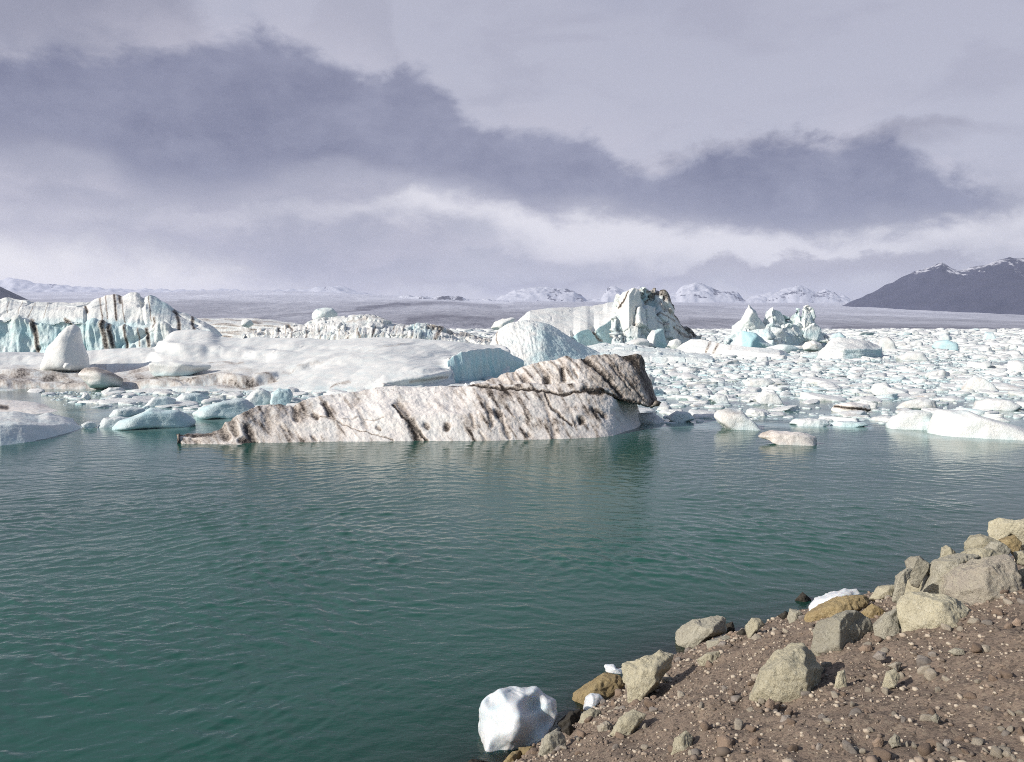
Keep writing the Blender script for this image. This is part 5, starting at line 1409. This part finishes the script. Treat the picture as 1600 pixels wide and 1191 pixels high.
# ------------------------------------------------------------------ boulders and shore ice
ROCKS = [
    ('boulder', [(1168, 1071), (1187, 1047), (1211, 1021), (1234, 1005), (1255, 1005), (1267, 1020), (1288, 1045), (1281, 1066), (1250, 1074), (1229, 1085), (1197, 1091), (1173, 1080)], 'R', .75, 1, 'pale pyramid-shaped boulder alone in the middle of the earth bank', [(-.75, -.65, .2, .95), (.95, -.3, .2, .9), (.25, -.75, .55, .9)]),
    ('boulder', [(1267, 1007), (1271, 985), (1277, 971), (1307, 962), (1322, 952), (1340, 956), (1362, 970), (1366, 990), (1360, 999), (1320, 1007), (1315, 1013), (1275, 1017)], 'G', .8, 2, 'squat boulder with one sunlit and one black shaded face before the ochre slab', [(-.55, -.8, .12, .85), (.86, -.5, .05, .45), (0, -.45, .9, .9)]),
    ('boulder', [(1255, 968), (1260, 957), (1280, 945), (1307, 934), (1340, 929), (1355, 930), (1361, 940), (1350, 952), (1330, 960), (1300, 972), (1277, 978), (1262, 980)], 'O', .5, 3, 'long rounded ochre boulder with the white ice slab leaning behind it', None),
    ('rock', [(1230, 964), (1234, 951), (1248, 954), (1256, 961), (1255, 975), (1235, 975)], 'G', .8, 4, 'small pale corner rock at the water end of the ochre boulder', None),
    ('boulder', [(1404, 984), (1404, 935), (1408, 930), (1425, 925), (1465, 929), (1495, 937), (1507, 945), (1530, 960), (1518, 969), (1495, 979), (1440, 981), (1425, 984)], 'R', .6, 5, 'broad block-faced boulder at the head of the bank, in front of the boulder pile', [(-.35, -.85, .25, .9), (.7, -.6, .4, .7), (.05, -.3, .95, .85)]),
    ('boulder', [(1469, 927), (1472, 900), (1495, 885), (1535, 870), (1572, 866), (1587, 884), (1597, 920), (1590, 930), (1550, 945), (1512, 946), (1475, 937)], 'P', .7, 6, 'largest grey-pink boulder of the pile by the frame edge', [(-.35, -.85, .4, .75), (.55, -.75, .25, .8), (0, -.45, .9, .9)]),
    ('boulder', [(1410, 926), (1412, 910), (1422, 899), (1432, 897), (1455, 906), (1462, 915), (1467, 929), (1425, 930)], 'R', .8, 7, 'rounded pale boulder wedged between the broad block-faced one and the water', None),
    ('rock', [(1393, 915), (1400, 900), (1417, 887), (1426, 889), (1418, 905), (1410, 914), (1400, 918)], 'G', .8, 8, 'slanting rock at the waterline left of the rounded pale boulder', None),
    ('rock', [(1357, 932), (1372, 916), (1387, 914), (1409, 914), (1405, 932), (1375, 937)], 'R', .7, 9, 'low whitish rock between the ochre boulder tip and the pile', None),
    ('rock', [(1415, 877), (1425, 869), (1437, 869), (1452, 880), (1450, 889), (1435, 897), (1422, 891)], 'G', .8, 10, 'speckled angular rock at the waterward tip of the pile', None),
    ('rock', [(1434, 906), (1446, 888), (1462, 874), (1480, 868), (1508, 864), (1530, 868), (1520, 885), (1490, 895), (1470, 908)], 'G', .7, 11, 'speckled slab leaning in the pile behind the rounded pale boulder', None),
    ('rock', [(1469, 868), (1472, 855), (1479, 852), (1492, 862), (1496, 872), (1466, 874)], 'R', .8, 12, 'pointed pale rock sticking up from the pile over the water', None),
    ('rock', [(1492, 880), (1500, 864), (1520, 857), (1545, 858), (1570, 866), (1560, 884), (1510, 892)], 'R', .6, 13, 'smooth pale rock filling the pile above the largest boulder', None),
    ('boulder', [(1506, 850), (1517, 837), (1532, 835), (1552, 840), (1563, 847), (1540, 858), (1525, 861), (1510, 860)], 'R', .7, 14, 'pale overhanging boulder high on the pile, second below the top slab', None),
    ('rock', [(1537, 858), (1548, 846), (1567, 849), (1580, 860), (1562, 873), (1540, 874)], 'G', .8, 15, 'dark-sided rock under the overhanging pale boulder', None),
    ('boulder', [(1544, 828), (1546, 815), (1562, 809), (1585, 814), (1610, 809), (1632, 817), (1625, 840), (1600, 840), (1567, 832), (1550, 836)], 'R', .5, 16, 'flat top slab of the boulder pile, cut by the frame', None),
    ('rock', [(1560, 843), (1585, 836), (1596, 847), (1590, 858), (1567, 852)], 'O', .8, 17, 'brownish rock directly under the flat top slab', None),
    ('rock', [(1584, 862), (1600, 861), (1612, 867), (1600, 874), (1587, 871)], 'R', .8, 18, 'small pale rock at the frame edge above the largest boulder', None),
    ('rock', [(1591, 891), (1606, 884), (1614, 907), (1600, 909)], 'R', .8, 19, 'pale rock cut by the frame beside the largest boulder', None),
    ('rock', [(1364, 976), (1380, 960), (1402, 950), (1406, 988), (1382, 994), (1367, 988)], 'G', .7, 20, 'grey rock in shadow against the broad block-faced boulder', None),
    ('rock', [(1344, 958), (1362, 943), (1375, 950), (1385, 956), (1365, 967)], 'O', .8, 21, 'brown rock behind the squat two-faced boulder', None),
    ('boulder', [(1056, 987), (1064, 979), (1085, 968), (1120, 962), (1133, 966), (1137, 989), (1110, 998), (1078, 1014), (1061, 1014), (1056, 1001)], 'W', .7, 22, 'pale angular boulder standing at the water edge, halfway along the bank', [(-.5, -.8, .3, .8), (.9, -.4, .1, .9), (0, -.4, .9, .8)]),
    ('rock', [(1134, 975), (1145, 971), (1150, 986), (1138, 989)], 'D', .8, 23, 'dark stone tucked behind the pale angular water-edge boulder', None),
    ('rock', [(1164, 979), (1175, 966), (1185, 966), (1196, 976), (1180, 988), (1169, 997)], 'R', .7, 24, 'pale broken rock on the water edge between the angular boulder and the ochre slab', None),
    ('rock', [(1102, 1002), (1134, 993), (1154, 997), (1124, 1013), (1108, 1014)], 'G', .6, 25, 'flattish speckled rock half buried below the angular water-edge boulder', None),
    ('rock', [(1088, 1031), (1104, 1021), (1122, 1017), (1128, 1027), (1118, 1036), (1094, 1037)], 'R', .5, 26, 'flat pale slab sunk in the earth left of the pyramid boulder', None),
    ('rock', [(1302, 1071), (1309, 1050), (1320, 1046), (1323, 1068), (1309, 1074)], 'R', .8, 27, 'pale splinter rock just beyond the shadow of the pyramid boulder', None),
    ('rock', [(1376, 1072), (1385, 1050), (1397, 1045), (1407, 1057), (1398, 1069), (1381, 1073)], 'R', .8, 28, 'pale angular rock with a smaller stone behind it on open earth', None),
    ('rock', [(1385, 1041), (1400, 1034), (1410, 1036), (1404, 1048), (1390, 1044)], 'P', .9, 29, 'small wedge stone casting a shadow behind the pale angular rock', None),
    ('boulder', [(884, 1091), (896, 1082), (923, 1065), (945, 1051), (967, 1054), (978, 1068), (967, 1080), (948, 1088), (912, 1100), (893, 1099)], 'O', .55, 30, 'rust-brown slab leaning over a dark wet hollow at the water edge', None),
    ('boulder', [(973, 1064), (974, 1036), (992, 1032), (1011, 1027), (1031, 1016), (1054, 1022), (1048, 1043), (1040, 1052), (1028, 1072), (998, 1090), (984, 1093), (980, 1070)], 'R', .6, 31, 'jagged pale boulder between the rust-brown slab and the earth bank', [(-.6, -.7, .4, .75), (.9, -.35, .2, .6), (0, -.6, .8, .8)]),
    ('rock', [(904, 1128), (910, 1115), (923, 1106), (940, 1112), (941, 1121), (923, 1132), (907, 1136)], 'R', .8, 32, 'rounded yellowish rock beneath the small ice lump', None),
    ('rock', [(838, 1174), (852, 1150), (870, 1138), (882, 1150), (884, 1167), (868, 1180), (838, 1184)], 'W', .8, 33, 'pale pointed rock touching the big ice block on its landward side', None),
    ('rock', [(950, 1142), (967, 1123), (989, 1109), (1010, 1117), (986, 1146), (959, 1150)], 'Y', .45, 34, 'flat yellow-stained slab sunk in the gravel above the rounded yellowish rock', None),
    ('rock', [(932, 1135), (948, 1126), (960, 1134), (954, 1142), (936, 1144)], 'P', .8, 35, 'pale pinkish stone between the yellow-stained slab and the water', None),
    ('rock', [(876, 1141), (889, 1129), (898, 1138), (891, 1147)], 'D', .8, 36, 'dark wet stone in the hollow beside the big ice block', None),
    ('rock', [(810, 1168), (835, 1166), (840, 1179), (816, 1185)], 'U', .8, 37, 'rust-red stone under the edge of the big ice block', None),
    ('rock', [(776, 1196), (800, 1175), (813, 1172), (818, 1196)], 'O', .8, 38, 'ochre stone at the frame edge below the big ice block', None),
    ('rock', [(1045, 1178), (1054, 1155), (1071, 1141), (1083, 1152), (1075, 1178)], 'R', .6, 39, 'pale flecked rock in the gravel near the lower frame edge', None),
    ('rock', [(1238, 938), (1254, 925), (1268, 937), (1252, 942)], 'D', .7, 40, 'dark wet rock awash beyond the corner rock', None),
    ('rock', [(870, 1130), (890, 1112), (908, 1108), (905, 1128), (885, 1140)], 'D', .8, 41, 'black wet rock deep in the hollow under the rust-brown slab', None),
    ('rock', [(1215, 962), (1228, 955), (1238, 962), (1226, 968)], 'D', .7, 57, 'dark stone awash at the waterline beside the corner rock', None),
    ('rock', [(1010, 1040), (1022, 1028), (1036, 1032), (1030, 1044)], 'D', .7, 58, 'dark wet stone behind the jagged pale boulder', None),
    ('rock', [(716, 1200), (738, 1186), (762, 1190), (760, 1206), (730, 1210)], 'D', .6, 59, 'drowned dark rock just under the water beside the big ice block', None),
    ('rock', [(1150, 990), (1160, 982), (1172, 988), (1162, 996)], 'D', .7, 60, 'dark wet stone between the angular boulder and the broken rock', None),
    ('rock', [(1120, 1151), (1134, 1148), (1148, 1156), (1150, 1170), (1138, 1176), (1122, 1168)], 'B', .8, 42, 'large round brown cobble in the gravel beside the pale flecked rock', None),
    ('rock', [(1196, 1098), (1202, 1091), (1210, 1096), (1210, 1108), (1200, 1111), (1194, 1106)], 'B', .9, 43, 'round brown cobble directly below the pyramid boulder', None),
    ('rock', [(1215, 1134), (1222, 1118), (1233, 1117), (1238, 1130), (1226, 1136)], 'K', .8, 44, 'grey angular cobble two steps below the pyramid boulder', None),
    ('rock', [(1340, 1014), (1350, 1007), (1362, 1008), (1364, 1016), (1348, 1017)], 'B', .7, 45, 'flat reddish stone just below the squat two-faced boulder', None),
    ('rock', [(1363, 1026), (1372, 1017), (1384, 1020), (1386, 1028), (1370, 1030)], 'K', .8, 46, 'flattish grey stone next to the flat reddish one', None),
    ('rock', [(1480, 1018), (1492, 1012), (1506, 1015), (1508, 1021), (1490, 1022)], 'W', .6, 47, 'thin flat pale stone on the upper open earth', None),
    ('rock', [(1525, 1013), (1530, 1008), (1548, 1014), (1552, 1017), (1530, 1018)], 'N', .6, 48, 'pinkish-white flat stone near the frame edge on the upper bank', None),
    ('rock', [(1568, 979), (1574, 972), (1583, 975), (1582, 983), (1570, 984)], 'B', .8, 49, 'left one of two brown stones side by side on the upper bank', None),
    ('rock', [(1581, 973), (1588, 965), (1596, 969), (1596, 977), (1584, 978)], 'B', .8, 50, 'right one of two brown stones side by side on the upper bank', None),
    ('rock', [(1470, 1166), (1476, 1155), (1487, 1156), (1488, 1166), (1478, 1170)], 'K', .9, 51, 'dark grey cobble casting a sharp shadow on the lower bank', None),
    ('rock', [(1362, 1160), (1372, 1151), (1382, 1156), (1378, 1165), (1366, 1166)], 'B', .8, 52, 'brown cobble on the lower bank between grey pebbles', None),
    ('rock', [(1388, 1158), (1398, 1146), (1406, 1152), (1408, 1162), (1394, 1166)], 'W', .8, 53, 'pale chipped cobble on the lower bank beside the brown one', None),
    ('rock', [(1452, 1124), (1462, 1114), (1470, 1122), (1466, 1128)], 'W', .8, 54, 'pale peaked cobble on the open lower bank', None),
    ('rock', [(1272, 1172), (1278, 1160), (1286, 1164), (1284, 1176)], 'K', .8, 55, 'upright grey cobble near the lower frame edge', None),
    ('rock', [(1166, 1166), (1172, 1152), (1184, 1150), (1188, 1162), (1178, 1170)], 'B', .8, 56, 'dull brown cobble in the gravel to the right of the large round one', None),
]
mats = {'R': M_ROCK, 'G': M_GREY, 'O': M_OCHRE, 'P': M_PINK, 'D': M_DARK, 'W': M_GREY, 'Y': M_ROCK, 'U': M_OCHRE, 'B': M_PEB[0], 'K': M_PEB[1], 'N': M_PEB[2]}
RL = []
PILE = {}   # metres out: the stones stacked behind the largest boulder
for nm, poly, mk, th, sd_, lab, fr_ in ROCKS:
    big = max(p[0] for p in poly) - min(p[0] for p in poly)
    o = chunk(nm, poly, mats[mk], Y=PILE.get(sd_), thick=th, seed=200 + sd_, sub=6 if big > 60 else 5, k=60 if mk not in 'BKN' and sd_ not in (3, 30, 32) else 10, amp=.10, fine=.042, scal=.09 if mk not in 'BKN' else 0, bury=.8 if sd_ in PILE else .22, front=fr_, label=lab, cat='boulder' if nm == 'boulder' else 'rock', rough_freq=1.8)
    RL.append((lab, o.location.x, o.location.y))
    if sd_ == 6: PILE = {q: o.location.y + v for q, v in {8: .1, 10: .5, 11: .45, 12: .75, 13: .5, 14: .95, 15: .7, 16: 1.6, 17: 1.2, 18: .7, 19: .2}.items()}

chunk('ice_block', [(747, 1109), (756, 1093), (779, 1079), (803, 1075), (824, 1075), (838, 1071), (849, 1083), (868, 1093), (871, 1117), (866, 1134), (844, 1156), (830, 1166), (789, 1180), (767, 1178), (753, 1170), (749, 1145)], M_SHORE_ICE, thick=.85, seed=307, sub=6, k=9, amp=.10, fine=.008, scal=.03, rough_freq=1.3, scoops=[(.38, .42, .30, .55), (.62, -.05, .32, .45), (.30, -.45, .30, .35), (-.10, .70, .22, .25), (-.45, -.65, .25, .25), (-.62, .50, .22, .2), (.02, .1, .16, -.12)], on='water', bury=.08,
      label='big glassy white ice block stranded at the water edge below the rocks', cat='ice block', bluef=lambda X, Y, V, p: .08 + .35 * fbm(V * 3.5, 4), front=[(-.62, -.75, .22, .64), (.62, -.75, .22, .60), (.15, -.55, -.8, .8), (.05, -.45, .9, .8)])
chunk('ice_slab', [(1259, 962), (1266, 942), (1275, 934), (1295, 927), (1310, 924), (1317, 920), (1330, 922), (1336, 919), (1345, 930), (1320, 945), (1290, 960)], M_SHORE_ICE, Y=hit_ground(1300, 968)[1] + .75, thick=.35, seed=302, sub=5, k=26, amp=.10, fine=.03, scal=.1,
      label='jagged white ice slab leaning behind the long ochre boulder', cat='ice slab', blue=.02)
chunk('ice_lump', [(944, 1041), (946, 1038), (959, 1038), (965, 1047), (976, 1042), (977, 1055), (962, 1057), (946, 1050)], M_SHORE_ICE, Y=hit_ground(965, 1066)[1] + .35, thick=.6, seed=303, sub=5, k=24, amp=.1, fine=.03, label='small white ice shard wedged above the rust-brown slab', cat='ice piece', blue=.02)
chunk('ice_lump', [(911, 1106), (914, 1090), (923, 1083), (937, 1084), (944, 1093), (934, 1103), (918, 1111)], M_SHORE_ICE, thick=.7, seed=304, sub=5, k=12, amp=.1, fine=.02, bury=.1, label='small round white ice lump between the rust-brown slab and the yellowish rock', cat='ice piece', blue=.0)

# ------------------------------------------------------------------ gravel
def hit_many(px, py):
    x, y, z = ray(px, py)
    d = np.full(len(px), 2.0)
    for _ in range(60):
        h = CAMZ + z * d; g = bank_z(x * d, d)
        d = d + np.clip((h - g) * .8, -.5, .5)
    return x * d, d


r = np.random.default_rng(41)
n = 46000
gx_ = []; 
u = r.uniform(-3.5, 9.0, n * 2); v = r.uniform(2.6, 19.0, n * 2)
t_ = bank_t(u, v); X_, Y_ = proj(np.stack([u, v, bank_z(u, v)], -1))
clus = n2d(u, v, 1.1, 3, 5)
keep = (t_ > -1.2) & (X_ > 700) & (X_ < 1640) & (Y_ < 1225) & (r.random(n * 2) < (.45 + 1.3 * np.clip(clus + .15, 0, .5)) * np.clip(9.5 / v, .25, 1.0) ** 1.0)
u, v, t_ = u[keep], v[keep], t_[keep]
s = np.clip(.0105 * np.exp(r.normal(0, .68, len(u))) * (1 + .3 * (t_ < 1.3)) * (1 + .35 * sstep(5.8, 4.5, v)), .005, .065)
order = np.argsort(-s / v)
pz = bank_z(u, v) + bank_detail(u, v)
pp = [proto(700 + i, (1, r.uniform(.65, .95), r.uniform(.45, .75)), 3, 10 if i % 2 else 22, 11, .06, .02, False) for i in range(10)]
pl = [proto(700 + i, (1, r.uniform(.65, .95), r.uniform(.45, .75)), 2 if i < 0 else 1, 10 if i % 2 else 22, 11, .06, .02, False) for i in range(10)]
PM = {}
RLs = [(n_, a, b) for n_, a, b in [('pyramid boulder', *RL[0][1:]), ('squat two-faced boulder', *RL[1][1:]), ('broad block-faced boulder', *RL[4][1:]), ('water-edge angular boulder', *RL[21][1:]), ('jagged pale boulder', *RL[30][1:]), ('flat sunken slab', *RL[25][1:]), ('pale splinter rock', *RL[26][1:]),
       ('pale angular rock', *RL[27][1:]), ('yellow-stained slab', *RL[33][1:]), ('pale flecked rock', *RL[38][1:]), ('large round brown cobble', *RL[45][1:]), ('grey angular cobble', *RL[47][1:]), ('flat pale stone', *RL[50][1:]), ('shadowed grey cobble', *RL[54][1:]), ('pale peaked cobble', *RL[57][1:]), ('big ice block', *RL[32][1:])]]
items = []; gV, gF, gT = [], [], []; nv_ = 0
for c_, j in enumerate(order.tolist()):
    i = int(r.integers(10)); m_ = int(r.choice([0, 0, 0, 1, 1, 2])); ang = r.uniform(0, 6.28)
    if r.random() < .25: m_ = 2
    if c_ < 300 and 0 < X_[keep][j] < 1598 and Y_[keep][j] < 1188:
        key = (i, m_)
        if key not in PM: PM[key] = o = mesh_obj('pebble', pp[i][0], pp[i][1], M_PEB[m_])
        else: o = PM[key].copy(); col.objects.link(o)
        o.location = (u[j], v[j], pz[j] + s[j] * .25); o.scale = (s[j],) * 3; o.rotation_euler = (r.uniform(-.3, .3), r.uniform(-.3, .3), ang)
        items.append(dict(o=o, x=u[j], y=v[j], look=f"{'rounded' if i % 2 else 'angular'} {PEB_NAMES[m_]}"))
    else:
        V, F = pl[i]; a, b = math.cos(ang), math.sin(ang)
        Q = np.stack([V[:, 0] * a - V[:, 1] * b, V[:, 0] * b + V[:, 1] * a, V[:, 2]], -1) * s[j] + (u[j], v[j], pz[j] + s[j] * .2)
        gV.append(Q); gF.append(F + nv_); nv_ += len(V); gT.append(np.full(len(V), r.random()))
label_all(items, RLs, 'pebble', dict(ymul=1.0))
for it in items: tag(it['o'], it['label'], 'pebble', 'loose pebbles on the earth bank')
mgv, k = new_mat('gravel')
co = k.n('ShaderNodeTexCoord').outputs['Object']
tt = k.attr('tone'); nn = k.noise(co, 90, 3, .6)
c = k.mix(k.smooth(tt, .15, .5), (.14, .115, .095), (.27, .21, .165)); c = k.mix(k.smooth(tt, .5, .9), c, (.47, .41, .33)); c = k.mix(k.m('MULTIPLY', k.smooth(nn, .5, .7), .4), c, (.10, .085, .07))
k.link(c, k.b.inputs['Base Color']); k.b.inputs['Roughness'].default_value = .9; k.b.inputs['Specular IOR Level'].default_value = .2
o = mesh_obj('gravel', np.concatenate(gV), np.concatenate(gF), mgv, smooth=True, attrs={'tone': np.concatenate(gT)})
tag(o, 'fine loose gravel strewn over the earth bank', kind='stuff')
print('GRAVEL', len(u))

# ------------------------------------------------------------------ the air
bm = bmesh.new(); bmesh.ops.create_cube(bm, size=1)
me = bpy.data.meshes.new('haze'); bm.to_mesh(me); bm.free()
hz = bpy.data.objects.new('haze', me); col.objects.link(hz)
ZLO, ZHI = -60.0, 960.0
hz.scale = (44000, 22000, ZHI - ZLO); hz.location = (0, 22000 / 2 - 400, (ZHI + ZLO) / 2)
mh = bpy.data.materials.new('air'); mh.use_nodes = True; mh.node_tree.nodes.clear(); k = NT(mh.node_tree)
vo = k.n('ShaderNodeVolumePrincipled'); vo.inputs['Color'].default_value = (.74, .79, 1.0, 1); vo.inputs['Density'].default_value = 4.0e-5; vo.inputs['Anisotropy'].default_value = 0.2
ou = k.n('ShaderNodeOutputMaterial'); k.link(vo.outputs[0], ou.inputs['Volume'])
me.materials.append(mh)
tag(hz, 'pale lilac haze over the far glacier and mountains', kind='stuff')

sc.cycles.use_denoising = False; sc.cycles.filter_width = 1.0
sc.cycles.max_bounces = 6; sc.cycles.diffuse_bounces = 2; sc.cycles.glossy_bounces = 2; sc.cycles.transparent_max_bounces = 8
sc.cycles.volume_bounces = 1
sc.cycles.caustics_reflective = False; sc.cycles.caustics_refractive = False
